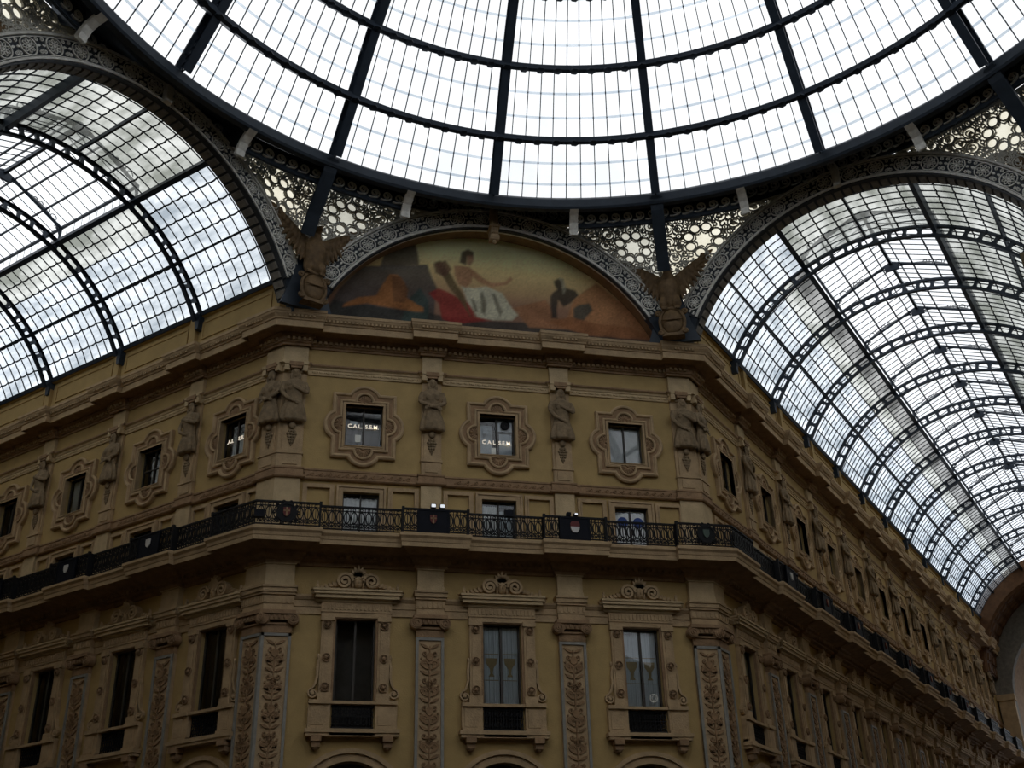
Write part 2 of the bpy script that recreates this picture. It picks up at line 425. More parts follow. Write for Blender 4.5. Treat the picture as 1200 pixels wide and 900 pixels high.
# ------------------------------------------------------------------ pilasters
def pil_parts(corner, T, hw):
    """returns {part name: (MB, materials)} for the lower pilaster in wall coordinates"""
    def xs(d, ext):
        a = -hw - (d*T if corner == 'L' else ext); b = hw + (d*T if corner == 'R' else ext)
        return a, b
    def blk(mb, d, z0, z1, ext=0., m=0):
        a, b = xs(d, ext); mb.box(a, b, -d, .03, z0, z1, m)
    P = {}
    s = MB(); blk(s, .15, 0, 11.05); P['shaft'] = (s, M['stone'])
    e = MB(); a, b = xs(.2, 0)
    e.box(a, a + .09, -.2, -.1, .6, 11.03); e.box(b - .09, b, -.2, -.1, .6, 11.03); e.box(a, b, -.2, -.1, 10.94, 11.03)
    P['panel_border'] = (e, M['grey_edge'])
    r = MB(); c = (a + b)/2; y0, y1 = -.2, -.14
    z = 5.6; i = 0; k = (hw - .1)/.35
    while z < 10.7:
        r.rib([(c, z), (c, z + .86)], .045, y0, y1)
        for sg in (-1, 1):
            r.rib([(c + sg*x*k, zz) for x, zz in spiral(.17, z + .28, .13, 1.5, pi, -1, 16)], [.075]*6 + [.055]*11, y0, y1)
            r.rib([(c + sg*x*k, zz) for x, zz in spiral(.15, z + .62, .1, 1.3, pi, 1, 14)], .035, y0, y1)
            leaf(r, c + sg*.04, z + .1, pi/2 - sg*.9, .28*k + .03, .10, y0, y1)
            leaf(r, c + sg*.03, z + .78, pi/2 - sg*1.1, .28*k + .03, .09, y0, y1)
            r.disc((c + sg*.27*k, z + .45), .035, y0, y1, 8)
        if i % 2: r.ext([(c - .1, z + .42), (c - .13, z + .55), (c - .05, z + .62), (c + .05, z + .62), (c + .13, z + .55), (c + .1, z + .42), (c, z + .36)], y0 - .02, y1)
        else: rosette(r, c, z + .46, .1, y0 - .02, y1, 0, 6)
        z += .86; i += 1
    P['relief_panel'] = (r, M['relief'])
    cp = MB(); blk(cp, .17, 11.05, 11.32); blk(cp, .22, 11.30, 11.36, .04)
    blk(cp, .30, 11.44, 11.62, .03); blk(cp, .38, 11.62, 11.74, .10)
    a, b = xs(.3, .0)
    ends = [(-1, a)] if corner == 'R' else [(1, b)] if corner == 'L' else [(-1, a), (1, b)]
    if corner: ends.append((1, b - .06) if corner == 'R' else (-1, a + .06))
    for sg, x in ends:
        cp.disc((x + sg*.02, 11.47), .19, -.34, -.05, 18); cp.rib(spiral(x + sg*.02, 11.47, .17, 2.1, pi/2, -sg, 26), .035, -.375, -.33)
        cp.disc((x + sg*.02, 11.47), .04, -.39, -.33, 8)
    n = max(3, int((b - a)/.14))
    for j in range(n): cp.ell((a + (j + .5)*(b - a)/n, -.3, 11.53), .05, .05, .08, 6, 5)
    P['capital'] = (cp, M['dstone'])
    en = MB(); blk(en, .22, 11.74, 11.98, .0); blk(en, .25, 11.98, 12.26, .02)
    a, b = xs(.25, .02)
    for j in range(6): xx = a + .06 + j*(b - a - .12)/5; en.box(xx - .035, xx + .035, -.275, -.24, 12.02, 12.2)
    blk(en, .31, 12.26, 12.34, .05); blk(en, .36, 12.34, 12.48, .08); blk(en, .40, 12.48, 12.55, .1)
    P['entablature_block'] = (en, M['stone'])
    ub = MB(); blk(ub, .26, 12.55, 12.72, .0); blk(ub, .22, 12.72, 13.42, -.02); blk(ub, .27, 13.28, 13.4, .02)
    P['upper_block'] = (ub, M['lstone'])
    return P
def make_pilaster(hw=.46):
    root = empty('carved_pilaster')
    for n, (mb, m) in pil_parts(None, 0, hw).items(): mb.build(n, m, root)
    return root
def half_join(dest, parts, T):
    for n, (mb, m) in parts.items(): dest.setdefault(n, []).append((MB().join(mb, T), m))
def make_corner_pilaster(side):
    """folds round the octagon corner: one half on each wall"""
    hw = .425; T, ph = (TL, PHL) if side == 'short' else (TR, PHR)
    d = {}
    a, b = ('L', 'R') if side == 'short' else ('R', 'L')
    sg = 1 if side == 'short' else -1
    half_join(d, pil_parts(a, T, hw), Matrix.Translation((sg*hw, 0, 0)))
    half_join(d, pil_parts(b, T, hw), Matrix.Rotation(ph, 4, 'Z') @ Matrix.Translation((-sg*hw, 0, 0)))
    root = empty('corner_pilaster')
    for n, l in d.items():
        for mb, m in l: mb.build(n, m, root)
    return root
def upil_parts(corner, T, hw):
    def blk(mb, d, z0, z1, ext=0., m=0):
        a = -hw - (d*T if corner == 'L' else ext); b = hw + (d*T if corner == 'R' else ext); mb.box(a, b, -d, .03, z0, z1, m)
    P = {}
    s = MB(); blk(s, .13, 14.2, 16.4); P['plinth'] = (s, M['lstone'])
    s = MB(); blk(s, .14, 16.78, 17.3); blk(s, .18, 17.26, 17.34, .03); s.box(-hw*.62, hw*.62, -.17, -.1, 16.86, 17.2); P['pedestal'] = (s, M['stone'])
    s = MB(); blk(s, .10, 17.3, 20.42); s.box(-hw*.75, hw*.75, -.16, -.08, 17.34, 18.4); P['shaft'] = (s, M['stone'])
    s = MB()
    for q in (-1, 1):
        s.box(q*hw*.8 - .09, q*hw*.8 + .09, -.30, .0, 20.42, 20.72); s.box(q*hw*.8 - .1, q*hw*.8 + .1, -.33, .0, 20.66, 20.76)
    blk(s, .3, 20.72, 20.8, .04); P['bracket'] = (s, M['lstone'])
    s = MB(); blk(s, .14, 20.8, 21.47); blk(s, .18, 20.8, 20.88, .02); P['head_block'] = (s, M['lstone'])
    return P
def make_upper_pilaster(hw=.36):
    root = empty('upper_pilaster')
    for n, (mb, m) in upil_parts(None, 0, hw).items(): mb.build(n, m, root)
    return root
def make_upper_corner(side):
    hw = .40; T, ph = (TL, PHL) if side == 'short' else (TR, PHR)
    d = {}; a, b = ('L', 'R') if side == 'short' else ('R', 'L'); sg = 1 if side == 'short' else -1
    half_join(d, upil_parts(a, T, hw), Matrix.Translation((sg*hw, 0, 0)))
    half_join(d, upil_parts(b, T, hw), Matrix.Rotation(ph, 4, 'Z') @ Matrix.Translation((-sg*hw, 0, 0)))
    root = empty('upper_corner_pilaster')
    for n, l in d.items():
        for mb, m in l: mb.build(n, m, root)
    return root

# ------------------------------------------------------------------ caryatids
def body_loft(mb, prof, n=54, cy=-.3):
    rows = []
    for z, rx, ry, y, fold in prof:
        rows.append([(rx*cos(2*pi*j/n)*(1 + fold*cos(9*2*pi*j/n)), cy + y + ry*sin(2*pi*j/n)*(1 + fold*cos(9*2*pi*j/n)), z) for j in range(n)])
    mb.rows(rows, 0, loop=True, caps=True)
def hand(mb, w, d):
    """palm with five unequal fingers, from wrist w pointing along d"""
    w = Vector(w); d = Vector(d).normalized(); s = Vector((0, 0, 1)).cross(d).normalized() if abs(d.z) < .9 else Vector((1, 0, 0)); u = d.cross(s)
    mb.ell(w + d*.06, .06, .05, .05, 8, 6)
    for k, (o, l) in enumerate(((-.05, .10), (-.018, .12), (.016, .115), (.048, .09))):
        b = w + d*.09 + u*o
        mb.tube([b, b + d*l*.55, b + d*l - s*.03], [.019, .018, .014], 6)
    b = w + d*.04 + u*.06; mb.tube([b, b + u*.05 + d*.03, b + u*.06 + d*.08], [.02, .019, .014], 6)
def caryatid_mesh(pose):
    mb = MB()
    fl = .11
    prof = [(18.40, .40, .24, 0, fl), (18.46, .47, .30, -.02, fl), (18.6, .46, .30, -.02, fl), (18.8, .43, .28, -.02, fl*.8), (19.0, .37, .26, -.01, fl*.5),
            (19.16, .32, .23, 0, .02), (19.3, .30, .21, .0, .0), (19.45, .32, .23, -.01, 0), (19.62, .36, .26, -.03, 0), (19.8, .39, .25, -.02, 0), (19.93, .40, .2, 0, 0), (20.0, .30, .16, 0, 0), (20.04, .13, .12, -.01, 0), (20.12, .1, .1, -.03, 0)]
    body_loft(mb, prof)
    for q in (-1, 1): mb.ell((q*.15, -.53, 19.68), .13, .09, .12, 10, 8)
    # belt knot and hem roll
    mb.tube([(.31*cos(a), -.3 + .235*sin(a), 19.14 + .02*sin(3*a)) for a in [2*pi*j/20 for j in range(20)]], .035, 6, loop=True)
    # head with face, hair
    h = Vector((0, -.36, 20.28))
    mb.ell(h, .125, .15, .18, 14, 10)
    mb.ell(h + Vector((0, .03, .04)), .16, .15, .17, 12, 8)                     # hair
    mb.ell(h + Vector((0, -.155, -.01)), .022, .035, .045, 8, 6)                # nose
    for q in (-1, 1):
        mb.ell(h + Vector((q*.055, -.125, .045)), .035, .03, .016, 8, 5)          # brows
        mb.ell(h + Vector((q*.15, 0, -.12)), .06, .07, .15, 8, 6)                 # hair falling beside the face
    mb.ell(h + Vector((0, -.13, -.085)), .045, .03, .016, 8, 5); mb.ell(h + Vector((0, -.115, -.14)), .05, .04, .03, 8, 5)
    if pose == 0:
        for q in (-1, 1):
            mb.tube([(q*.36, -.28, 19.92), (q*.45, -.34, 19.72), (q*.47, -.42, 19.5)], [.11, .10, .085], 9)
            mb.tube([(q*.47, -.42, 19.5), (q*.2, -.58, 19.36 - q*.02), (-q*.12, -.6 - .04*(q > 0), 19.27)], [.085, .075, .055], 9)
            hand(mb, (-q*.14, -.61 - .04*(q > 0), 19.26), (-q, -.05, -.25))
    else:
        for q in (-1, 1):
            mb.tube([(q*.36, -.28, 19.92), (q*.46, -.34, 19.7), (q*.46, -.44, 19.52)], [.11, .10, .085], 9)
        mb.tube([(.46, -.44, 19.52), (.2, -.6, 19.6), (-.1, -.6, 19.72)], [.085, .075, .055], 9); hand(mb, (-.12, -.6, 19.73), (-1, 0, .4))
        mb.tube([(-.46, -.44, 19.52), (-.3, -.58, 19.28), (-.02, -.6, 19.12)], [.085, .075, .055], 9); hand(mb, (0, -.61, 19.11), (1, -.1, -.3))
        mb.ell((0, -.48, 18.78), .28, .16, .3, 12, 8)
    return remeshed(mb, .017, 'caryatid_body', 1)
SQUASHED = []
CARY_MESH = [caryatid_mesh(0), caryatid_mesh(1)]
def make_caryatid(pose):
    root = empty('caryatid')
    link_mesh('figure', CARY_MESH[pose], M['fig'], root)
    d = MB(); d.ell((0, -.26, 18.28), .13, .12, .14, 10, 7)
    z = 18.08
    for r in (.11, .15, .12, .1, .06):
        for q in (-1, 0, 1): d.ell((q*r*.8, -.2, z), r*.55, .06, .06, 8, 5)
        z -= .105
    d.ell((0, -.2, 17.58), .035, .04, .08, 6, 5)
    d.build('husk_drop', M['fig'], root, smooth=True)
    b = MB(); b.box(-.2, .2, -.42, .0, 20.5, 20.6); b.box(-.26, .26, -.46, .0, 20.58, 20.74)
    b.build('head_cushion', M['dstone'], root)
    for c in root.children:
        if c.data not in SQUASHED: c.data.transform(Matrix.Diagonal((.94, .68, 1, 1))); SQUASHED.append(c.data)
    return root

# ------------------------------------------------------------------ quatrefoil window surround (top floor)
ZC = 18.505
def quatre(o, n=14):
    hw, hh, rl = 1.13 + o, 1.25 + o, .62 + o
    cx, cz = .80, .95
    pts = []
    def arc(mx, mz, base, half):
        for j in range(n + 1):
            a = base + half - 2*half*j/n; pts.append((mx + rl*cos(a), mz + rl*sin(a)))
    def half_ang(dist):
        c = max(-1, min(1, dist/rl)); return math.acos(c)
    hr = half_ang(hw - cx); ht = half_ang(hh - cz)
    pts.append((-hw, hh)); arc(0, cz, pi/2, ht)
    pts.append((hw, hh)); arc(cx, 0, 0, hr)
    pts.append((hw, -hh)); arc(0, -cz, -pi/2, ht)
    pts.append((-hw, -hh)); arc(-cx, 0, pi, hr)
    return pts
def make_quatrefoil():
    root = empty('window_surround')
    def strips(prof, name, m):
        mb = MB(); mb.rows([[(x, -d, ZC + z) for x, z in quatre(o)] for o, d in prof], 0, loop=True); return mb.build(name, m, root)
    strips([(0, -.02), (0, .13), (-.05, .17), (-.1, .16), (-.13, .10), (-.15, .09)], 'outer_moulding', M['stone'])
    strips([(-.15, .09), (-.24, .08), (-.26, .08)], 'flat_band', M['dstone'])
    strips([(-.26, .08), (-.27, .14), (-.31, .16), (-.35, .14), (-.36, .05)], 'inner_moulding', M['stone'])
    mb = MB(); mb.ext([(x, ZC + z) for x, z in quatre(-.355)], -.05, 0, 0, holes=[[(-.66, 17.71), (-.66, 19.3), (.66, 19.3), (.66, 17.71)]], sides=False)
    mb.build('back_plate', M['dstone'], root)
    mb = MB(); frame_box(mb, -.75, .75, 17.62, 19.39, .09, -.13, .05); frame_box(mb, -.69, .69, 17.68, 19.33, .03, -.16, .05); mb.build('architrave', M['stone'], root)
    for cx, cz, base in ((0, .90, pi/2), (.76, 0, 0), (0, -.90, -pi/2), (-.76, 0, pi)):
        mb = MB()
        for k in range(9):
            a = base + (k - 4)*pi/9
            p = Vector((cx, 0, ZC + cz)); d = Vector((cos(a), 0, sin(a)))
            mb.tube([p + d*.02 + Vector((0, -.06, 0)), p + d*.14 + Vector((0, -.10, 0)), p + d*.27 + Vector((0, -.07, 0))], [.012, .03, .04], 6)
        mb.ell((cx, -.08, ZC + cz), .06, .06, .06, 8, 6)
        mb.build('shell', M['dstone'], root)
    return root

# ------------------------------------------------------------------ panelled mezzanine surround
def make_mezz(bw):
    """bw: clear width between the pilasters"""
    root = empty('mezzanine_surround')
    mb = MB(); frame_box(mb, -.76, .76, 14.1, 16.14, .14, -.10, .04); frame_box(mb, -.84, .84, 14.1, 16.22, .07, -.14, .02); mb.build('architrave', M['stone'], root)
    xo = bw/2 - .02; xi = .92
    for q in (-1, 1):
        a, b = sorted((q*xi, q*xo))
        mb = MB(); frame_box(mb, a, b, 14.1, 16.24, .12, -.07, .02); frame_box(mb, a + .1, b - .1, 14.2, 16.14, .05, -.11, .02); mb.build('side_panel', M['stone'], root)
    return root

# ------------------------------------------------------------------ pedimented window surround (main floor)
def make_pediment():
    root = empty('pedimented_surround')
    for q in (-1, 1):
        mb = MB(); a, b = sorted((q*.72, q*1.10)); mb.box(a, b, -.14, .03, 8.98, 11.62); mb.box(a + .07, b - .07, -.17, 0, 9.25, 11.2)
        mb.box(a - .03, b + .03, -.2, 0, 11.5, 11.66); mb.box(a - .03, b + .03, -.2, 0, 8.98, 9.2)
        j = mb.build('jamb', M['stone'], root)
        for z in (11.36, 10.3, 9.38):
            r = MB(); rosette(r, q*.91, z, .13, -.22, -.16, 0, 6); r.ell((q*.91, -.2, z), .06, .06, .06, 8, 6); r.build('rosette', M['dstone'], j)
        mb = MB(); sp = spiral(q*1.26, 9.2, .17, 1.7, pi/2, -q, 20); mb.rib(sp, .05, -.14, 0); mb.disc((q*1.26, 9.2), .05, -.16, 0, 8)
        mb.rib([(q*1.12, 10.3), (q*1.16, 10.0), (q*1.15, 9.7), (q*1.22, 9.45), (q*1.28, 9.37)], [.05, .08, .07, .07, .05], -.12, 0)
        mb.ell((q*1.14, -.08, 10.35), .05, .06, .09, 8, 6)
        mb.build('side_scroll', M['stone'], root)
        mb = MB(); a, b = sorted((q*.70, q*1.38)); mb.box(a, b, -.18, .03, 8.12, 8.86); mb.box(a - .0, b, -.26, .03, 8.86, 8.98); mb.box(a + .08*(q > 0) + .08*(q < 0), b - .2, -.21, 0, 8.22, 8.78)
        mb.box(a, b, -.24, .03, 8.1, 8.2); mb.build('sill_pedestal', M['stone'], root)
        mb = MB(); x = q*1.1
        mb.box(x - .16, x + .16, -.36, .03, 7.72, 7.9); mb.box(x - .13, x + .13, -.28, .03, 7.56, 7.74); mb.ell((x, -.14, 7.56), .13, .13, .09, 10, 6); mb.build('sill_bracket', M['dstone'], root)
    mb = MB(); frame_box(mb, -.72, .72, 8.9, 11.66, .075, -.10, .3); mb.build('frame_moulding', M['dstone'], root)
    mb = MB(); mb.box(-1.12, 1.12, -.14, .03, 11.62, 11.78); mb.box(-1.14, 1.14, -.17, .03, 11.78, 12.1)
    for k in range(17): mb.box(-1.05 + k*.13125 - .03, -1.05 + k*.13125 + .03, -.2, -.1, 11.86, 12.04)
    mb.build('frieze', M['stone'], root)
    mb = MB()
    run(mb, -1.12, 1.12, None, None, [(-1.115, 1.115, .0)], [(.0, 12.08), (.2, 12.1), (.24, 12.16), (.30, 12.18), (.30, 12.26), (.36, 12.3), (.40, 12.40), (.40, 12.46), (0, 12.5)])
    mb.box(-1.36, 1.36, -.36, .03, 12.2, 12.32); mb.box(-1.4, 1.4, -.42, .03, 12.32, 12.42); mb.box(-1.44, 1.44, -.46, .03, 12.42, 12.49); mb.build('cornice', M['lstone'], root)
    mb = MB()
    mb.ext([(-1.2, 12.48), (1.2, 12.48), (.62, 12.72), (.45, 12.98), (.2, 13.02), (0, 13.1), (-.2, 13.02), (-.45, 12.98), (-.62, 12.72)], -.12, .02)
    for q in (-1, 1):
        mb.rib([(q*x, z) for x, z in spiral(.44, 12.78, .27, 2.0, pi, -1, 30)], .085, -.34, -.08)
        mb.ell((q*.44, -.16, 12.76), .07, .08, .07, 8, 6)
        mb.rib([(q*.66, 12.7), (q*.82, 12.66), (q*1.0, 12.57), (q*1.2, 12.52)], [.12, .1, .08, .05], -.2, -.05)
        for t in range(4): leaf(mb, q*(.7 + .14*t), 12.6 - .02*t, pi/2 - q*.7, .22 - .03*t, .1, -.24, -.08)
        mb.ell((q*1.3, -.25, 12.56), .06, .06, .1, 8, 6); leaf(mb, q*1.3, 12.54, pi/2, .24, .09, -.28, -.2)
    for k in range(7): leaf(mb, 0, 12.9, pi/2 + (k - 3)*.36, .46 - .04*abs(k - 3), .13, -.30, -.1)
    mb.ell((0, -.2, 12.78), .15, .16, .22, 12, 9); mb.ell((0, -.35, 12.76), .03, .05, .06, 6, 5)
    for q in (-1, 1): mb.ell((q*.06, -.33, 12.84), .04, .03, .02, 6, 5); mb.ell((q*.17, -.16, 12.74), .06, .1, .2, 8, 6)
    mb.ell((0, -.32, 12.66), .05, .03, .02, 6, 5)
    mb.build('pediment_carving', M['stone'], root)
    mb = MB(); mb.box(-1.46, 1.46, -.34, .03, 7.98, 8.1); mb.box(-1.42, 1.42, -.30, .03, 7.88, 7.98); mb.box(-.7, .7, -.30, .0, 7.9, 8.04); mb.build('sill', M['stone'], root)
    mb = MB(); mb.box(-.72, .72, -.2, .3, 8.87, 8.96); mb.build('rail', M['stone'], root)
    mb = MB(); mb.box(-.66, .66, -.06, -.02, 8.78, 8.84); mb.box(-.66, .66, -.06, -.02, 8.14, 8.2); mb.box(-.66, .66, -.045, -.035, 8.5, 8.53)
    for k in range(15): mb.box(-.63 + .09*k - .012, -.63 + .09*k + .012, -.055, -.03, 8.16, 8.82)
    for k in range(7): mb.rib(circ(-.54 + .18*k, 8.66, .07, 10), .02, -.055, -.03, loop=True); mb.rib(circ(-.54 + .18*k, 8.33, .07, 10), .02, -.055, -.03, loop=True)
    mb.build('grille', M['iron'], root)
    return root

# ------------------------------------------------------------------ windows
WN = [0]
def text_mesh(body, size, off=.002):
    cu = bpy.data.curves.new('t', 'FONT'); cu.body = body; cu.size = size; cu.extrude = .012; cu.offset = off; cu.align_x = 'CENTER'; cu.resolution_u = 3
    o = bpy.data.objects.new('t', cu); COL.objects.link(o)
    dg = bpy.context.evaluated_depsgraph_get(); dg.update()
    me = bpy.data.meshes.new_from_object(o.evaluated_get(dg)); bpy.data.objects.remove(o); bpy.data.curves.remove(cu)
    me.transform(Matrix.Rotation(pi/2, 4, 'X')); return me
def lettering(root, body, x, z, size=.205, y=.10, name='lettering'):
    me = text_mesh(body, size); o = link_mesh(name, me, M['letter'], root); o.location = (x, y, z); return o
def rect_obj(name, x0, x1, z0, z1, y, m, root, t=.012):
    return MB().box(x0, x1, y, y + t, z0, z1).build(name, m, root)
def make_window(hw, z0, z1, y=.14, bars=0, fw=.05, mull=.05, two=True):
    WN[0] += 1
    root = empty('window_%d' % WN[0], kind='structure')
    mb = MB(); frame_box(mb, -hw, hw, z0, z1, fw, y, y + .09); mb.build('frame', M['wood'], root)
    if two: MB().box(-mull/2, mull/2, y - .01, y + .09, z0 + fw, z1 - fw).build('mullion', M['wood'], root)
    xs = [(-hw + fw, -mull/2), (mull/2, hw - fw)] if two else [(-hw + fw, hw - fw)]
    for a, b in xs: MB().add([(a, y + .04, z0 + fw), (b, y + .04, z0 + fw), (b, y + .04, z1 - fw), (a, y + .04, z1 - fw)], [(0, 1, 2, 3)]).build('pane', M['pane'], root)
    if bars:
        mb = MB()
        for k in range(1, bars + 1):
            zz = z0 + (z1 - z0)*k/(bars + 1); mb.box(-hw + fw, hw - fw, y + .0, y + .07, zz - .02, zz + .02)
        mb.build('glazing_bar', M['wood'], root)
    return root
def curtain(root, x0, x1, z0, z1, y, m, name='curtain', amp=.025, n=26):
    rows = []
    for j in range(n + 1):
        x = x0 + (x1 - x0)*j/n; d = y + amp*sin(j*1.7) + amp*.5*sin(j*.9 + 1)
        rows.append([(x, d, z0), (x, d, z1)])
    return MB().rows(rows).build(name, m, root, smooth=True)
def up_window(kind):
    r = make_window(.66, 17.71, 19.3, .14, bars=1 if kind == 'bars' else 0)
    if kind == 'cal1':
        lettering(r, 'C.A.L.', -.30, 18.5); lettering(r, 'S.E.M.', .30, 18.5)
        rect_obj('notice', -.28, -.08, 17.98, 18.26, .155, M['paper'], r)
        pass
        rect_obj('lamp_reflector', -.45, -.2, 18.82, 18.95, .5, M['curtain'], r)
    elif kind == 'cal2':
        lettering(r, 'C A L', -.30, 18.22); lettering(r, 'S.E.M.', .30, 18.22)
        rect_obj('notice', -.2, -.03, 17.86, 18.1, .155, M['paper'], r); rect_obj('notice', -.48, -.25, 18.68, 18.92, .22, M['curtain'], r)
        rect_obj('blind', .12, .58, 17.8, 18.72, .26, M['curtain'], r); rect_obj('blind', -.6, -.1, 17.8, 19.1, .42, M['curtain'], r)
        rect_obj('blind', .08, .6, 18.82, 19.25, .25, M['curtain'], r)
        mb = MB(); mb.lathe([(.17, 0), (.17, .06), (.14, .07), (.13, .03), (.02, .02)], 20); f = mb.build('ventilator_fan', M['iron'], r); f.rotation_euler = (pi/2, 0, 0); f.location = (.33, .18, 19.03)
        for k in range(5):
            MB().box(-.02, .02, -.004, .004, .02, .13).build('fan_blade', M['iron'], f).rotation_euler = (pi/2, 0, 2*pi*k/5)
    elif kind == 'blind':
        rect_obj('blind', -.62, -.02, 17.74, 19.26, .25, M['blind'], r); rect_obj('blind', .02, .62, 17.74, 19.26, .25, M['blind'], r)
        MB().ell((.2, .22, 17.9), .03, .02, .05, 8, 6).build('ornament', M['paper'], r)
    elif kind == 'calside':
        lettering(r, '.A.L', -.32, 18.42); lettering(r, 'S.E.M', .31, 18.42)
        curtain(r, -.6, .6, 17.75, 18.9, .5, M['curtain']); rect_obj('notice', -.3, -.1, 17.84, 17.98, .20, M['paper'], r)
    elif kind == 'bars':
        curtain(r, -.6, .6, 17.75, 18.8, .5, M['curtain']); rect_obj('notice', -.2, -.08, 18.75, 18.9, .20, M['paper'], r)
    elif kind == 'pale':
        curtain(r, -.6, .6, 17.75, 19.25, .26, M['curtain'])
    else:
        pass
    return r
def mezz_window(kind):
    r = make_window(.62, 14.25, 16.0, .12)
    if kind == 'curtain': curtain(r, -.57, .57, 14.3, 15.86, .2, M['blind'])
    elif kind == 'half': curtain(r, -.57, -.02, 14.3, 15.85, .2, M['blind']); curtain(r, .1, .57, 14.3, 15.75, .36, M['curtain'])
    elif kind == 'disc':
        curtain(r, -.57, .57, 14.3, 15.88, .2, M['blind'])
        for x in (-.29, .3):
            d = MB(); d.disc((x, 15.5), .2, .13, .138, 20); d.build('round_sticker', M['blue'], r)
            b = MB(); b.box(x - .1, x + .1, .122, .128, 15.47, 15.53); b.build('sticker_mark', M['curtain'], r)
    return r
def low_window(kind):
    r = make_window(.64, 8.96, 11.62, .14, fw=.06, mull=.07)
    if kind in ('goblet', 'stamp', 'pale'):
        for a, b in ((-.58, -.04), (.04, .58)):
            curtain(r, a, b, 9.0, 11.56, .26, M['curtain'], amp=.01)
            if kind != 'pale':
                c = (a + b)/2; g = MB()
                g.ext([(c - .19, 10.52), (c + .19, 10.52), (c + .17, 10.34), (c + .06, 10.18), (c + .04, 10.02), (c + .1, 9.92), (c - .1, 9.92), (c - .04, 10.02), (c - .06, 10.18), (c - .17, 10.34)], .245, .255)
                g.rib([(a + .03, 10.66), (b - .03, 10.66)], .02, .245, .255); g.rib([(a + .03, 9.8), (b - .03, 9.8)], .02, .245, .255)
                g.build('goblet_pattern', M['gold'], r)
        if kind == 'stamp':
            s = MB(); s.rib(circ(.33, 9.3, .13, 18), .03, .12, .13, loop=True); s.rib(circ(.33, 9.3, .07, 12), .02, .12, .13, loop=True); s.build('round_sticker', M['paper'], r)
    else:
        pass
    return r
# ------------------------------------------------------------------ place the facade pieces
FACE3 = ['nearest the short wing', 'middle one of three', 'nearest the long wing']
def where(nm, i):
    return 'under the painting, ' + FACE3[i] if nm == 'face' else '%s from the corner along the %s wing' % (ORD[i], nm)
protos = {}
def proto(key, fn):
    """first call builds the thing, later calls copy it"""
    if key not in protos:
        protos[key] = fn(); return protos[key]
    return dup(protos[key])
UPK = dict(face=['cal1', 'cal2', 'blind'], short=['calside', 'bars', 'pale', 'dark', 'dark'], long=['dark']*12)
MZK = dict(face=['curtain', 'half', 'disc'], short=['dark']*5, long=['dark', 'curtain'] + ['dark']*10)
LOK = dict(face=['dark', 'goblet', 'stamp'], short=['dark']*5, long=['pale', 'pale', 'pale', 'dark', 'pale'] + ['dark']*7)
def put_window(key, fn, fr, x):
    first = key not in protos
    o = proto(key, fn)
    if not first: WN[0] += 1; o.name = 'window_%d' % WN[0]
    fr.put(o, x)
for nm, fr, ws, ps, x0, x1, T0, T1 in WALLS:
    for i, x in enumerate(ws):
        w = where(nm, i)
        o = proto('quatre', make_quatrefoil); fr.put(o, x)
        tag(o, 'quatrefoil stone window surround ' + w if nm == 'face' else 'quatrefoil stone window surround, ' + w, 'window surround', 'quatrefoil window surrounds of the top floor')
        k = 'mezz_' + ('face' if nm == 'face' else 'wing')
        o = proto(k, lambda: make_mezz(4.8 - .8 if nm == 'face' else 4.47 - .8)); fr.put(o, x)
        tag(o, 'plain opening with side panels behind the balcony, ' + w, 'window surround', 'mezzanine surrounds behind the balcony')
        o = proto('ped', make_pediment); fr.put(o, x)
        tag(o, 'stone window surround with scrolled pediment, ' + w, 'window surround', 'pedimented window surrounds of the main floor')
        put_window('u' + UPK[nm][i], lambda: up_window(UPK[nm][i]), fr, x)
        put_window('m' + MZK[nm][i], lambda: mezz_window(MZK[nm][i]), fr, x)
        put_window('l' + LOK[nm][i], lambda: low_window(LOK[nm][i]), fr, x)
    for i, x in enumerate(ps):
        if nm == 'face': w = 'under the painting, ' + ('nearer the short wing' if i == 0 else 'nearer the long wing')
        else: w = '%s from the corner along the %s wing' % (ORD[i], nm)
        o = proto('pil', make_pilaster); fr.put(o, x); tag(o, 'tall carved pilaster with scroll capital, ' + w, 'pilaster', 'carved pilasters of the main floor')
        o = proto('upil', make_upper_pilaster); fr.put(o, x); tag(o, 'slim top floor pilaster behind a statue, ' + w, 'pilaster', 'top floor pilasters')
        p = 0 if (nm == 'face' and i == 0) or (nm != 'face' and i % 2) else 1
        o = proto('cary%d' % p, lambda: make_caryatid(p)); fr.put(o, x, -.04)
        tag(o, ('stone half figure with crossed arms, ' if p == 0 else 'stone half figure holding its robe, ') + w, 'statue', 'statues on the top floor pilasters')
for side, sx in (('short', -1), ('long', 1)):
    fr = Frame(sx*HA, R0, 0)
    o = make_corner_pilaster(side); fr.put(o, 0); tag(o, 'folded carved pilaster on the corner of painted facade and %s wing' % side, 'pilaster', 'folded corner pilasters')
    o = make_upper_corner(side); fr.put(o, 0); tag(o, 'folded top floor pilaster on the corner of painted facade and %s wing' % side, 'pilaster', 'folded top floor corner pilasters')
    o = proto('cary1', lambda: make_caryatid(1)); fr.put(o, -sx*.40, -.06)
    tag(o, 'stone half figure under the painting, one of the pair at the %s wing corner' % side, 'statue', 'statues on the top floor pilasters')
    o = proto('cary0', lambda: make_caryatid(0)); fw = FL if side == 'short' else FR; fw.put(o, sx*.33, -.06)
    tag(o, 'stone half figure on the %s wing, one of the pair at its corner' % side, 'statue', 'statues on the top floor pilasters')

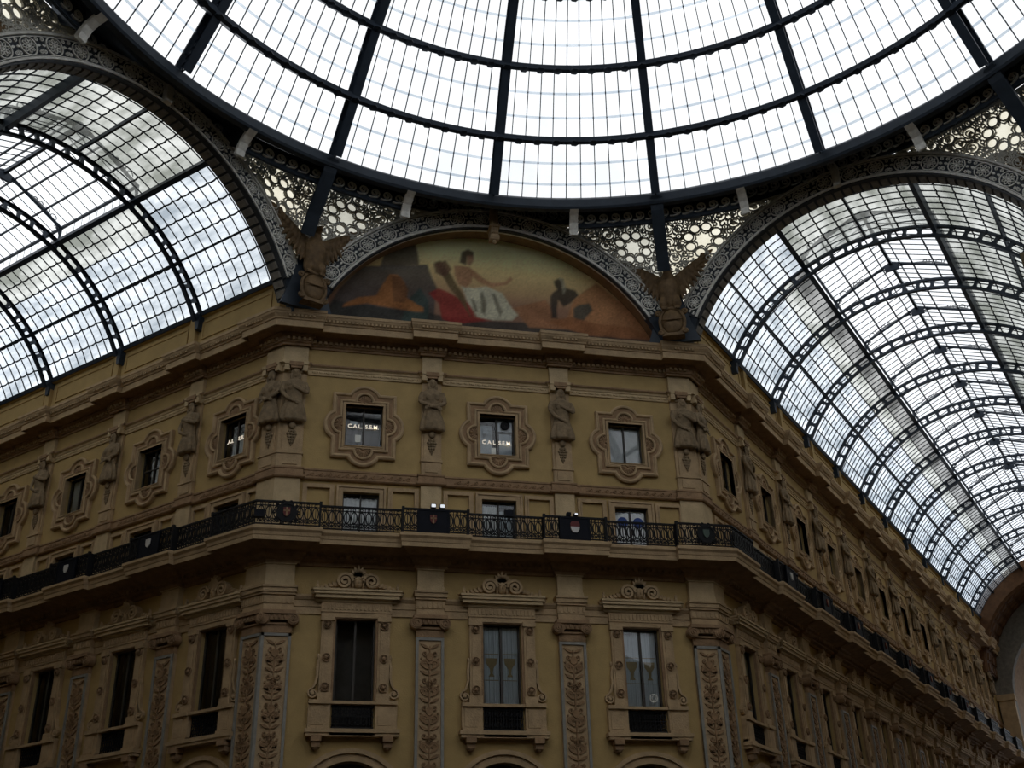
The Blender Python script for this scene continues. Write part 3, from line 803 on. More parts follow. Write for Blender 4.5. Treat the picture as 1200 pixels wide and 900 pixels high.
# ------------------------------------------------------------------ balcony with railing
SLAB1 = [(0, 13.30), (.08, 13.32), (.10, 13.42), (.26, 13.46), (.30, 13.56), (.42, 13.58), (.46, 13.66), (1.06, 13.76)]
SLAB2 = [(1.06, 13.76), (1.12, 13.72), (1.14, 13.72), (1.15, 13.86), (1.17, 13.88), (1.19, 13.98), (1.26, 14.06), (1.26, 14.15), (1.2, 14.18), (0, 14.2)]
def cell(mb, x, w):
    y0, y1 = -.02, .02
    mb.rib([(x + .38*w*cos(a), 14.67 + .2*sin(a)) for a in [2*pi*j/14 for j in range(14)]], .032, y0, y1, loop=True)
    mb.rib([(x, 14.46), (x, 14.88)], .022, y0, y1)
    mb.rib(circ(x, 14.945, .042, 8), .022, y0, y1, loop=True)
    mb.rib([(x + .5*w, 14.28), (x + .5*w, 14.98)], .026, y0, y1)
    mb.disc((x + .5*w, 14.67), .04, y0, y1, 6)
    for q in (-1, 1): mb.rib([(x + q*px, z) for px, z in spiral(.055, 14.375, .055, 1.2, pi/2, -1, 9, .2)], .024, y0, y1)
    leaf(mb, x, 14.3, pi/2, .14, .05, y0, y1)
PANELS = {}
def baluster_panel(parent, xa, xb, y):
    L = xb - xa; n = max(1, round(L/.245))
    if n not in PANELS:
        mb = MB()
        for k in range(n): cell(mb, k*.245 + .1225, .245)
        PANELS[n] = mb.mesh('baluster_panel', M['iron'])
    o = bpy.data.objects.new('baluster_panel', PANELS[n]); COL.objects.link(o); o.parent = parent
    o.location = (xa, y, 0); o.scale = (L/(n*.245), 1, 1)
    return o
def crest(fr, x, y, shield, label, plate=True, w=1.08):
    root = empty('crest_panel', label, 'crest panel', 'heraldic panels hung on the balcony railing')
    mb = MB()
    if plate:
        mb.box(-w/2, w/2, -.03, .03, 14.19, 15.0); frame_box(mb, -w/2, w/2, 14.19, 15.0, .05, -.05, .03)
        mb.build('plate', M['panel'], root)
    else:
        mb.rib(circ(0, 14.65, .3, 24), .06, -.05, .03, loop=True)
        for k in range(10): a = 2*pi*k/10; mb.rib([(.3*cos(a) + px*1, 14.65 + .3*sin(a) + pz) for px, pz in spiral(.07*cos(a), .07*sin(a), .07, 1.2, a + pi, 1, 8, .2)], .03, -.04, .03)
        for q in (-1, 1): mb.rib([(q*a, z) for a, z in spiral(.3, 14.36, .08, 1.4, 0, 1, 10, .2)], .035, -.04, .03)
        mb.disc((0, 14.65), .27, -.02, .02, 20); mb.build('wreath', M['iron'], root)
    sh = [(-.13, .17), (.13, .17), (.13, -.02), (.09, -.12), (0, -.19), (-.09, -.12), (-.13, -.02)]
    s = MB()
    if shield == 'redwhite':
        s.ext([(-.16, .0), (-.16, .12), (-.11, .19), (.11, .19), (.16, .12), (.16, 0)], -.07, -.02); s.ext([(-.16, 0), (.16, 0), (.14, -.11), (.07, -.2), (-.07, -.2), (-.14, -.11)], -.07, -.02, 1)
        for f in range(len(s.v)): s.v[f] = (s.v[f][0], s.v[f][1], s.v[f][2] + 14.65)
        s.build('shield', [M['red'], M['white']], root)
    else:
        s.ext([(a*.85, 14.65 + b*.85) for a, b in sh], -.07, -.02, 0); s.build('shield', M[shield], root)
        if shield == 'red':
            c = MB(); c.box(-.025, .025, -.078, -.06, 14.5, 14.8); c.box(-.1, .1, -.078, -.06, 14.66, 14.71); c.build('cross', M['dstone'], root)
    return fr.put(root, x, y)
for w in WALLS:
    nm, fr, ws, ps, x0, x1, T0, T1 = w
    br = breaks_for(w, .5, .2, .9)
    place = {'face': 'under the painting', 'short': 'along the short wing', 'long': 'along the long wing'}[nm]
    bal = empty('balcony', 'stone balcony ledge breaking forward at each pilaster, ' + place, 'balcony', 'balcony ledges'); fr.put(bal, 0)
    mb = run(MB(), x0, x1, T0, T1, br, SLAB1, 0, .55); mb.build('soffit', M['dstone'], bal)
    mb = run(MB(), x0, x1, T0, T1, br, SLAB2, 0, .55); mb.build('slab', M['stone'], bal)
    mb = MB(); x = x0 + .1
    while x < x1: mb.box(x - .06, x + .06, -.44, -.2, 13.5, 13.6); x += .22
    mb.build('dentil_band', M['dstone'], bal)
    rail = empty('balcony_railing', 'black wrought iron railing on the balcony ' + place, 'railing', 'balcony railings'); fr.put(rail, 0)
    YD = 1.08
    hx = .5 + .55*YD
    segs = []; pts = sorted(ps); cur = x0
    e0 = x0 - T0*(YD + .2) if T0 else x0
    e1 = x1 + T1*(YD + .2) if T1 else x1
    cc = .9 + .55*YD
    bs = []
    if T0: bs.append((e0, x0 + cc))
    bs += [(p - hx, p + hx) for p in pts if p - hx > x0 and p + hx < x1]
    if T1: bs.append((x1 - cc, e1))
    prev = None if T0 else x0
    for a, b in bs:
        if prev is not None: segs.append((prev, a, YD))
        segs.append((a, b, YD + .2)); prev = b
    if not T1: segs.append((prev, x1, YD))
    for a, b, d in segs:
        baluster_panel(rail, a + .03, b - .03, -d)
    posts = sorted({round(v, 3) for a, b, d in segs for v in (a, b)})
    for a, b, d in segs:
        for x in (a, b):
            if (x in (e0, e1)) and (T0 or T1) and abs(x) > 20: continue
        if d > YD + .1:
            for x in (a, b):
                if (T0 and x == e0) or (T1 and x == e1): continue
                p = MB(); p.box(x - .03, x + .03, -d - .03, -d + .23, 14.2, 15.02); p.box(x - .045, x + .045, -d - .045, -d + .05, 14.96, 15.1); p.build('post', M['iron'], rail)
    rb = breaks_for(w, .5, .2, .9)
    for name, z0, z1, h in (('handrail', 15.0, 15.06, .04), ('middle_rail', 14.88, 14.905, .02), ('bottom_rail', 14.25, 14.285, .025), ('lower_rail', 14.445, 14.465, .02)):
        run(MB(), x0, x1, T0, T1, rb, [(YD - h, z0), (YD + h, z0), (YD + h, z1), (YD - h, z1), (YD - h, z0)], 0, .55).build(name, M['iron'], rail)
    for i, x in enumerate(ps):
        if nm == 'face': crest(fr, x - .1 if i == 0 else x - .05, -1.36, 'red' if i == 0 else 'redwhite', ('black panel with a dark red shield' if i == 0 else 'black panel with a red and white shield') + ' on the railing under the painting')
        elif i < 8: crest(fr, x, -1.36, 'white' if nm == 'short' or i == 0 else 'red', 'black panel with a small %s shield, %s along the %s wing railing' % ('white' if nm == 'short' or i == 0 else 'red', ORD[i], nm))
    if nm == 'face':
        crest(fr, -7.2, -1.36, 'red', 'open wreath with a red shield on the railing, at the short wing corner', plate=False)
        crest(fr, 7.15, -1.36, 'green', 'open wreath with a green shield on the railing, at the long wing corner', plate=False)
# floodlights clamped on the railing
lampm = bpy.data.materials.new('lit_lamp'); lampm.use_nodes = True
_b = lampm.node_tree.nodes['Principled BSDF']; _b.inputs['Emission Color'].default_value = (.9, .95, 1, 1); _b.inputs['Emission Strength'].default_value = .7
def floodlight(fr, x, y, lit, label, s=1., z=15.07):
    root = empty('floodlight', label, 'floodlight', 'floodlights clamped on the railing')
    MB().box(-.09*s, .09*s, -.06, .12, .02, .15*s).build('housing', M['iron'], root)
    MB().box(-.07*s, .07*s, -.066, -.058, .035, .135*s).build('lamp_face', lampm if lit else M['panel'], root)
    MB().box(-.02, .02, -.02, .03, -.06, .03).build('clamp', M['iron'], root)
    return fr.put(root, x, y, z)
floodlight(FF, -2.42, -1.3, True, 'small lit floodlight above the dark red shield panel, nearer the short wing')
floodlight(FF, -2.12, -1.3, True, 'small lit floodlight above the dark red shield panel, nearer the long wing')
floodlight(FF, 2.25, -1.3, False, 'small unlit floodlight above the red and white shield panel, nearer the short wing', .8)
floodlight(FF, 2.50, -1.3, True, 'small lit floodlight above the red and white shield panel, nearer the long wing', .7)
floodlight(FF, .2, -1.1, False, 'dark square floodlight on the railing before the middle mezzanine window', 1.7, 14.98)
floodlight(FF, -8.05, -1.42, False, 'dark floodlight low on the railing at the short wing corner', 1.8, 14.4)

# ------------------------------------------------------------------ painting in the lunette
PAINT = [
('pylon', (62, 54, 46), [(-4.16, 26.15), (-3.01, 26.73), (-2.86, 25.56), (-4.34, 25.27)]) ,
('step', (58, 52, 46), [(-5.84, 24.18), (-5.05, 25.26), (-2.56, 25.59), (-2.16, 24.58), (-2.34, 22.75), (-6.52, 22.77)]) ,
('stepedge', (78, 68, 56), [(-5.18, 25.17), (-2.56, 25.59), (-2.5, 25.44), (-5.17, 25.02)]) ,
('grounddark', (45, 42, 36), [(-6.53, 22.84), (-6.0, 23.63), (-2.54, 23.4), (-0.57, 23.3), (2.11, 23.42), (4.15, 23.16), (6.72, 23.03), (-0.58, 22.55)]) ,
('green', (46, 52, 44), [(-3.26, 23.93), (-2.82, 24.51), (-2.45, 24.01), (-2.53, 22.8), (-3.5, 22.93)]) ,
('beast', (120, 74, 38), [(-5.62, 23.52), (-5.13, 23.84), (-4.49, 23.98), (-4.25, 24.5), (-4.0, 24.99), (-3.68, 25.03), (-3.41, 24.68), (-3.33, 24.0), (-2.67, 23.65), (-2.67, 23.46), (-3.51, 23.45), (-4.09, 23.54), (-4.8, 23.61), (-5.68, 23.37)]) ,
('beastmane', (84, 54, 32), [(-3.94, 24.92), (-3.54, 24.97), (-3.27, 24.38), (-3.39, 23.76), (-3.78, 23.8)]) ,
('red', (104, 36, 30), [(-2.48, 24.32), (-2.09, 24.59), (-1.73, 24.47), (-1.23, 24.14), (-0.83, 24.03), (-0.71, 23.44), (-0.04, 23.35), (-1.56, 23.01), (-1.95, 23.23), (-2.09, 23.9)]) ,
('palm', (72, 58, 36), [(-2.26, 25.74), (-2.03, 25.85), (-1.63, 25.26), (-1.03, 24.16), (-0.84, 23.42), (-1.1, 23.85), (-1.89, 25.0)]) ,
('flowers', (86, 60, 44), [(-2.3, 25.66), (-1.83, 25.87), (-1.59, 25.5), (-1.89, 25.08), (-2.23, 25.27)]) ,
('robe', (146, 136, 108), [(-1.23, 24.76), (-0.69, 24.74), (-0.22, 24.87), (0.38, 24.63), (0.77, 23.97), (1.11, 23.81), (0.76, 23.43), (0.02, 23.36), (-0.57, 23.45), (-0.96, 24.1)]) ,
('robefold1', (84, 74, 56), [(-0.46, 24.54), (-0.36, 24.62), (-0.23, 24.02), (-0.31, 23.55), (-0.44, 23.69)]) ,
('robefold2', (88, 78, 60), [(-0.02, 24.51), (0.08, 24.56), (0.43, 23.78), (0.29, 23.54)]) ,
('robefold3', (84, 74, 56), [(-0.83, 24.26), (-0.7, 24.2), (-0.57, 23.68), (-0.7, 23.66)]) ,
('torso', (128, 88, 60), [(-1.49, 25.67), (-1.16, 25.71), (-0.89, 25.67), (-0.75, 25.36), (-0.82, 24.96), (-1.03, 24.71), (-1.29, 24.83), (-1.46, 25.21)]) ,
('arm', (126, 86, 58), [(-0.92, 25.66), (-0.68, 25.53), (-0.28, 25.18), (-0.01, 25.05), (0.53, 25.15), (0.74, 25.42), (0.84, 25.31), (0.6, 25.04), (-0.02, 24.86), (-0.49, 25.0), (-0.82, 25.28)]) ,
('hair', (48, 34, 28), [(-1.26, 25.86), (-1.19, 26.35), (-0.95, 26.5), (-0.71, 26.41), (-0.71, 26.09), (-0.95, 26.14), (-1.02, 25.77)]) ,
('face', (120, 84, 60), [(-0.98, 26.21), (-0.75, 26.24), (-0.71, 26.0), (-0.85, 25.75), (-0.99, 25.81)]) ,
('haze', (118, 78, 50), [(0.77, 23.97), (2.15, 24.51), (2.47, 23.76), (3.81, 23.28), (1.43, 23.2)]) ,
('dark', (42, 38, 32), [(2.33, 24.68), (2.45, 24.89), (2.73, 25.12), (3.01, 25.15), (3.36, 25.07), (3.49, 24.85), (3.12, 24.45), (2.83, 24.26), (2.64, 24.56), (2.55, 24.08), (2.56, 23.69), (2.32, 23.67), (2.31, 24.13)]) ,
('darkhead', (40, 36, 30), [(2.5, 25.41), (2.68, 25.55), (2.85, 25.45), (2.84, 25.17), (2.66, 24.99), (2.53, 25.18)]) ,
('cloth', (120, 108, 84), [(2.72, 25.6), (2.89, 25.54), (2.98, 25.07), (2.86, 24.82), (2.81, 25.29)]) ,
('sheaf', (132, 88, 54), [(2.94, 23.73), (3.27, 24.62), (3.71, 25.07), (4.23, 25.49), (4.5, 25.31), (5.03, 24.81), (5.73, 24.65), (6.04, 24.13), (6.38, 23.15), (4.15, 23.16), (3.07, 23.44)]) ,
('jar', (56, 56, 46), [(3.24, 24.23), (3.46, 24.41), (3.89, 24.53), (4.01, 24.23), (3.63, 23.72), (3.21, 23.53)]) ,
('stubble', (112, 70, 42), [(2.11, 23.49), (3.09, 23.82), (4.18, 23.63), (5.57, 23.61), (6.44, 23.08), (3.8, 23.05)]) ,
]
def smooth_poly(X, Z, P):
    """signed distance to a polygon (negative inside)"""
    d2 = np.full(X.shape, 1e9); ins = np.zeros(X.shape, bool)
    for (xa, za), (xb, zb) in zip(P, P[1:] + P[:1]):
        ex, ez = xb - xa, zb - za; wx, wz = X - xa, Z - za
        t = np.clip((wx*ex + wz*ez)/(ex*ex + ez*ez + 1e-9), 0, 1)
        d2 = np.minimum(d2, (wx - ex*t)**2 + (wz - ez*t)**2)
        c = ((za <= Z) & (zb > Z)) | ((zb <= Z) & (za > Z))
        with np.errstate(divide='ignore', invalid='ignore'):
            xi = xa + (Z - za)*(xb - xa)/np.where(zb - za == 0, 1e-9, zb - za)
        ins ^= c & (X < xi)
    d = np.sqrt(d2); return np.where(ins, -d, d)
def s2l(c): return tuple(((v/255 + .055)/1.055)**2.4 if v > 10 else v/255/12.92 for v in c)
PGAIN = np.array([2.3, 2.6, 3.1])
def make_painting():
    nx, nz = 260, 100
    xs = np.linspace(-7.3, 7.3, nx); zs = np.linspace(22.4, 27.75, nz)
    X, Z = np.meshgrid(xs, zs)
    rng = np.random.default_rng(3)
    wob = np.zeros(X.shape)
    for k in range(14):
        fx, fz = rng.uniform(.6, 7, 2); wob += np.sin(X*fx + Z*fz*rng.choice([-1, 1]) + rng.uniform(0, 6))/14
    def lerp(a, b, t): return np.array(a)[None, None, :]*(1 - t[..., None]) + np.array(b)[None, None, :]*t[..., None]
    sky = [(27.7, (148, 160, 128)), (26.6, (172, 162, 114)), (25.6, (166, 140, 90)), (24.8, (142, 112, 74)), (24.1, (114, 82, 60)), (22.3, (88, 64, 50))]  # sky colours lightened, most at the top, to offset shade under the arch
    C = np.zeros(X.shape + (3,))
    for (za, ca), (zb, cb) in zip(sky, sky[1:]):
        m = (Z <= za) & (Z >= zb); t = np.clip((za - Z)/(za - zb), 0, 1)
        C = np.where(m[..., None], lerp(s2l(ca), s2l(cb), t), C)
    C = np.where((Z > 27.7)[..., None], np.array(s2l(sky[0][1])), C)
    for name, col, P in PAINT:
        d = smooth_poly(X + .05*wob, Z + .04*wob, P)
        a = np.clip(.5 - d/.09, 0, 1)*.88
        sh = 1 + .35*wob + .18*rng.standard_normal(X.shape)*.5
        C = C*(1 - a[..., None]) + (np.array(s2l(col))*sh[..., None])*a[..., None]
    C *= (1 + .12*wob + .05*rng.standard_normal(X.shape))[..., None]
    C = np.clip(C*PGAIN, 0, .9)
    keep = (X**2 + (Z - 20.37)**2) < 7.28**2
    idx = np.cumsum(np.ones(X.shape, int)).reshape(X.shape) - 1
    vs = [(float(x), -.03, float(z)) for x, z in zip(X.ravel(), Z.ravel())]
    fs = []
    for i in range(nz - 1):
        for j in range(nx - 1):
            if keep[i, j] and keep[i + 1, j] and keep[i, j + 1] and keep[i + 1, j + 1]:
                fs.append((int(idx[i, j]), int(idx[i, j + 1]), int(idx[i + 1, j + 1]), int(idx[i + 1, j])))
    me = bpy.data.meshes.new('painted_canvas'); me.from_pydata(vs, [], fs)
    ca = me.color_attributes.new('paint', 'FLOAT_COLOR', 'POINT')
    buf = np.ones((len(vs), 4), np.float32); buf[:, :3] = C.reshape(-1, 3); ca.data.foreach_set('color', buf.ravel())
    m, nt, b = new_mat('painting'); at = nt.nodes.new('ShaderNodeVertexColor'); at.layer_name = 'paint'
    nt.links.new(at.outputs['Color'], b.inputs['Base Color']); b.inputs['Roughness'].default_value = .9; b.inputs['Specular IOR Level'].default_value = .1
    return me, m
pr = empty('lunette_painting', 'half round painted scene of seated figures and sheaves above the facade', 'painting'); FF.put(pr, 0)
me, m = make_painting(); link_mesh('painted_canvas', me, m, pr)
mb = MB(); rows = []
for j in range(61):
    a = radians(14) + (pi - radians(28))*j/60
    rows.append([(r*cos(a), -d, 20.37 + r*sin(a)) for r, d in ((7.06, .02), (7.05, .1), (7.10, .16), (7.16, .20), (7.2, .42), (7.26, .5), (7.30, .8), (7.36, .9), (7.5, .9), (7.5, 0))])
mb.rows(rows); mb.build('frame_moulding', M['stone'], pr)
# ------------------------------------------------------------------ cast iron arches
PA = 17.385                 # centre of the octagon to the arch planes
ZA, RI, RO = 19.85, 7.05, 7.88
def make_arch(wing):
    root = empty('iron_arch')
    A0, A1 = radians(31), radians(149)
    if wing: A0, A1 = radians(30), radians(150)
    def sec(prof, a0=A0, a1=A1, n=72):
        mb = MB(); mb.rows([[(r*cos(a0 + (a1 - a0)*j/n), y, ZA + r*sin(a0 + (a1 - a0)*j/n)) for r, y in prof] for j in range(n + 1)], 0, loop=True, caps=True); return mb
    sec([(RI + .02, -.02), (RI + .02, .22), (RO - .02, .22), (RO - .02, -.02)]).build('band', M['bandback'], root)
    for n_, r0, r1, d in (('inner_rim', RI, RI + .07, .1), ('outer_rim', RO - .07, RO, .1)):
        sec([(r0, -d), (r1, -d), (r1, .24), (r0, .24)]).build(n_, M['tracery'], root)
    mb = sec([(RI + .11, -.05), (RI + .135, -.05), (RI + .135, 0), (RI + .11, 0)]); mb.join(sec([(RO - .135, -.05), (RO - .11, -.05), (RO - .11, 0), (RO - .135, 0)])); mb.build('beading', M['tracery'], root)
    mb = sec([(RI - .04, -.06), (RI, -.06), (RI, .1), (RI - .04, .1)]); mb.build('lower_lip', M['bandback'], root)
    n = 16; rm = (RI + RO)/2
    me = None
    for k in range(n):
        a = pi/2 - (k - (n - 1)/2)*(A1 - A0 - .02)/n
        if me is None:
            q = MB(); rosette(q, 0, 0, .29, -.07, -.01)
            for s1 in (-1, 1):
                for s2 in (-1, 1):
                    q.rib(spiral(s1*.40, s2*.19, .075, 1.3, pi/2 - s1*.6, s1*s2, 12, .2), .03, -.06, -.01)
                leaf(q, s1*.31, 0, 0 if s1 > 0 else pi, .15, .09, -.06, -.01)
            pass
            me = q.mesh('rosette', M['tracery'])
        o = bpy.data.objects.new('rosette', me); COL.objects.link(o); o.parent = root
        o.location = (rm*cos(a), 0, ZA + rm*sin(a)); o.rotation_euler = (0, pi/2 - a, 0)
    mb = MB(); mb.box(-.15, .15, -.3, .2, ZA + RI - .55, ZA + RO + .06)
    for x in (-.09, 0, .09): mb.box(x - .03, x + .03, -.34, -.2, ZA + RI - .4, ZA + RO + .04)
    mb.box(-.2, .2, -.38, .2, ZA + RI - .12, ZA + RI - .02); mb.tube([(-.18, -.2, ZA + RI - .55), (.18, -.2, ZA + RI - .55)], .14, 10); mb.ell((0, -.2, ZA + RI - .74), .08, .08, .1, 8, 6)
    if not wing: mb.build('keystone', M['stone'], root)
    else:
        MB().box(-.13, .13, -.25, .15, ZA + RI - .02, ZA + RO + .08).build('keystone', M['tracery'], root)
    if wing:
        sec([(RI - .03, .1), (RI + .08, .1), (RI + .08, .62), (RI - .03, .62)], radians(24), radians(156)).build('soffit', M['bandback'], root)
        bl = MB(); nb = 46
        for k in range(nb):
            a0 = radians(25) + radians(130)*k/nb; a1 = a0 + radians(130)/nb*.72
            bl.rows([[(r*cos(a), y, ZA + r*sin(a)) for r, y in ((RI - .03, .14), (RI - .08, .18), (RI - .08, .55), (RI - .03, .59))] for a in (a0, (a0 + a1)/2, a1)], 0, caps=False)
            for a in (a0, a1): bl.add([(r*cos(a), y, ZA + r*sin(a)) for r, y in ((RI - .03, .14), (RI - .08, .18), (RI - .08, .55), (RI - .03, .59))], [(0, 1, 2, 3)])
        bl.build('soffit_blocks', M['soffit'], root)
    else:
        sec([(RI + .02, .1), (RI + .12, .1), (RI + .3, 1.1), (RI + .2, 1.1)], radians(22), radians(158)).build('soffit', M['dstone'], root)
    # plain plate carrying the arch foot down to the cornice
    for q in (0, 1):
        mb = MB(); pts = [(RI*cos(a), ZA + RI*sin(a)) for a in [radians(20) + radians(12)*j/6 for j in range(7)]] + [(RO*cos(a), ZA + RO*sin(a)) for a in [radians(32) - radians(12)*j/6 for j in range(7)]]
        if q: pts = [(-x, z) for x, z in pts]
        mb.ext(pts, .02, .3, back=True); mb.build('foot_plate', M['ring'], root)
    return root
for th, off, wing, lab in ((0, -.12, False, 'grey cast iron arch with rosettes framing the painting'), (-45, .2, True, 'grey cast iron arch with rosettes at the mouth of the short wing'), (45, -.33, True, 'grey cast iron arch with rosettes at the mouth of the long wing')):
    o = proto('arch%d' % wing, lambda: make_arch(wing)); a = radians(th)
    Frame(PA*sin(a), PA*cos(a), -a).put(o, off); tag(o, lab, 'arch', 'rosette arches under the dome')

# ------------------------------------------------------------------ glass dome
def catmull(P, k=6):
    out = []
    for i in range(len(P) - 1):
        p0 = P[max(i - 1, 0)]; p1 = P[i]; p2 = P[i + 1]; p3 = P[min(i + 2, len(P) - 1)]
        for j in range(k):
            t = j/k
            out.append(tuple(.5*(2*p1[c] + (p2[c] - p0[c])*t + (2*p0[c] - 5*p1[c] + 4*p2[c] - p3[c])*t*t + (3*p1[c] - p0[c] - 3*p2[c] + p3[c])*t**3) for c in (0, 1)))
    return out + [P[-1]]
DP = [(15.95, 27.42), (14.72, 29.22), (13.22, 31.4), (11.5, 33.42), (9.4, 35.3), (6.9, 36.9), (4.2, 38.0), (1.6, 38.6)]
DC = catmull(DP, 6)
def offset(P, d):
    out = []
    for i, p in enumerate(P):
        a = P[max(i - 1, 0)]; b = P[min(i + 1, len(P) - 1)]; dx, dz = b[0] - a[0], b[1] - a[1]; l = hypot(dx, dz)
        out.append((p[0] - dz/l*d, p[1] + dx/l*d))
    return out            # d > 0: inwards and down is negative z side
dome = empty('glass_dome', 'great iron and glass dome over the octagon', 'dome'); dome.location = (CX0, 0, 0)
def spin(o, az): o.rotation_euler = (0, 0, pi/2 - az); o.parent = dome; return o
def shared(name, me, az, parent=None):
    o = bpy.data.objects.new(name, me); COL.objects.link(o)
    if parent: o.parent = parent; return o
    return spin(o, az)
mb = MB(); inn = [(p[0], p[1]) for p in offset(DC, .52)]
sg = 1 if inn[3][0] < DC[3][0] else -1
inn = offset(DC, .52*sg); mid = offset(DC, .25*sg); out_ = offset(DC, -.02*sg)
mb.rib(inn, .07, -.16, .16); mb.rib(out_, .07, -.14, .14)
for y in (0,):
    acc = 0; last = mid[0]
    for i in range(len(mid) - 1):
        L = hypot(mid[i + 1][0] - mid[i][0], mid[i + 1][1] - mid[i][1]); nn = max(1, round(L/.27))
        for k in range(nn):
            t = (k + .5)/nn; c = (mid[i][0]*(1 - t) + mid[i + 1][0]*t, mid[i][1]*(1 - t) + mid[i + 1][1]*t)
            mb.rib(circ(c[0], c[1], .155, 10), .05, y - .02, y + .02, loop=True)
RIBM = mb.mesh('rib', M['rib'])
for k in range(16): shared('rib', RIBM, k*pi/8)
for i in range(1, len(DP)):
    r, z = inn[i*6] if i*6 < len(inn) else inn[-1]; r2, z2 = DP[i]
    h = .13
    mb = MB(); mb.lathe([(r - .06, z - h), (r + .10, z - h - .02), (r2 + .02, z2 - h), (r2 + .05, z2 + h), (r + .05, z + h), (r - .06, z + h - .04), (r - .06, z - h)], 128)
    for k in range(128 if i < 4 else 0): mb.ell(((r - .0)*cos(2*pi*k/128), (r - .0)*sin(2*pi*k/128), z - h - .02), .2, .2, .05, 6, 3)
    o = mb.build('hoop_beam', M['rib'], dome)
# glazing, one pane field per bay with its bars
gl = MB(); N = 10
prof = [p for p in DC]
gl.rows([[(p[0]*sin(-pi/16 + pi/8*j/N), p[0]*cos(-pi/16 + pi/8*j/N), p[1]) for j in range(N + 1)] for p in prof])
gb = MB(); lp = MB()
ip = offset(DC, .03*sg)
NB = 11
for j in range(1, NB):
    a = -pi/16 + pi/8*j/NB
    w = .014
    L = []
    for p in ip:
        L.append((p[0]*sin(a), p[0]*cos(a), p[1]))
    gb.tube(L, .022, 4, caps=False)
for i in range(len(DP) - 1):
    for t in (2, 4):
        p = ip[i*6 + t]
        e = (ip[i*6 + t + 1][0] - p[0], ip[i*6 + t + 1][1] - p[1]); el = hypot(*e); e = (e[0]/el*.045, e[1]/el*.045)
        gl.rows([[((p[0] + s_*e[0])*sin(-pi/16 + pi/8*j/N), (p[0] + s_*e[0])*cos(-pi/16 + pi/8*j/N), p[1] + s_*e[1]) for j in range(N + 1)] for s_ in (-1, 1)], 1)
        for j in range(1, NB):
            a = -pi/16 + pi/8*j/NB; gb.ell((p[0]*sin(a), p[0]*cos(a), p[1]), .032, .032, .032, 5, 4)
GB = gb.mesh('glazing_bars', M['rib']); GM = gl.mesh('glazing', [M['domeglass'], M['lap']])
for k in range(16):
    a = (k + .5)*pi/8
    o = bpy.data.objects.new('glazing', GM); COL.objects.link(o); o.parent = dome; o.rotation_euler = (0, 0, -a)
    for n_, me in (('glazing_bars', GB),):
        b = bpy.data.objects.new(n_, me); COL.objects.link(b); b.parent = o
MB().lathe([(1.6, 38.6), (1.5, 38.9), (.8, 39.3), (.02, 39.4)], 32).build('crown', M['ring'], dome)
# ring beam, scroll frieze, brackets and rib feet
MB().lathe([(15.98, 27.46), (15.9, 27.42), (15.86, 27.34), (15.86, 27.02), (15.92, 26.94), (16.15, 26.94), (16.3, 27.1), (18.1, 28.62), (18.5, 28.62), (18.5, 28.8), (17.9, 28.85), (16.1, 27.6), (15.98, 27.46)], 160).build('ring_beam', M['ring'], dome)
RF = 16.75
def cyl(r): return lambda x, y, z: ((r + y)*sin(x/r), (r + y)*cos(x/r), z)
def frieze(r, zb, zt, nS):
    """scroll band over half a bay (11.25 degrees), local azimuth 0 to 11.25"""
    W = pi/16*r; f = cyl(r); fb = MB(); h = zt - zb
    fb.rows([[f(W*j/8, y, z) for y, z in ((.06, zt), (0, zt), (0, zb), (.06, zb))] for j in range(9)])
    for z in (zb + .03, zb + .09, zt - .06): fb.rows([[f(W*j/8, y, zz) for y, zz in ((0, z + .03), (-.04, z + .03), (-.04, z - .02), (0, z - .02))] for j in range(9)])
    q = MB(); R = h*.235
    for k in range(nS):
        x = (k + .5)*W/nS; zc = (zb + zt)/2 + .01
        q.rib(spiral(x, zc, R, 1.7, -pi/2, 1, 20, .12), .055, -.06, 0, fn=f)
        q.rib([(x, zc - R), (x - .13, zc - R - .03), (x - .25, zc - R)], .05, -.06, 0, fn=f)
    return fb.mesh('frieze_plate', M['ring']), q.mesh('scroll_frieze', M['tracery'])
NEAR = frieze(16.75, 26.64, 27.47, 7); FAR = frieze(18.0, 27.70, 28.6, 8)
for k in range(32):
    # halves next to a corner rib stand close behind the ring, those next to an arch crown lie behind the arch
    near = (k % 4) in (1, 2)
    pl, sc_ = NEAR if near else FAR
    o = bpy.data.objects.new('frieze_plate', pl); COL.objects.link(o); o.parent = dome; o.rotation_euler = (0, 0, -k*pi/16)
    b = bpy.data.objects.new('scroll_frieze', sc_); COL.objects.link(b); b.parent = o
for k in range(32):
    if k % 2:
        mb = MB(); mb.ext([(16.7, 26.62), (16.7, 27.5), (18.1, 28.65), (18.1, 27.66)], -.04, .04, back=True)
        spin(mb.build('frieze_end', M['ring']), k*pi/16)
br_ = MB(); br_.rib([(15.93, 27.0), (16.2, 26.88), (16.45, 26.72), (16.62, 26.5), (16.7, 26.28)], [.16, .14, .14, .16, .2], -.16, .16)
BRM = br_.mesh('bracket', M['tracery'])
ft = MB(); ft.rib([(15.92, 27.3), (16.2, 26.85), (16.7, 26.3), (17.25, 25.75), (17.75, 25.1)], [.3, .3, .3, .3, .28], -.19, .19)
ft.rib([(15.85, 27.2), (16.1, 26.78), (16.6, 26.22), (17.15, 25.65), (17.65, 25.0)], .05, -.24, .24)
FTM = ft.mesh('rib_foot', M['ring'])
for k in range(32):
    az = k*pi/16
    if k % 4 == 2: shared('rib_foot', FTM, az)
    elif k % 4 in (1, 3): shared('bracket', BRM, az)

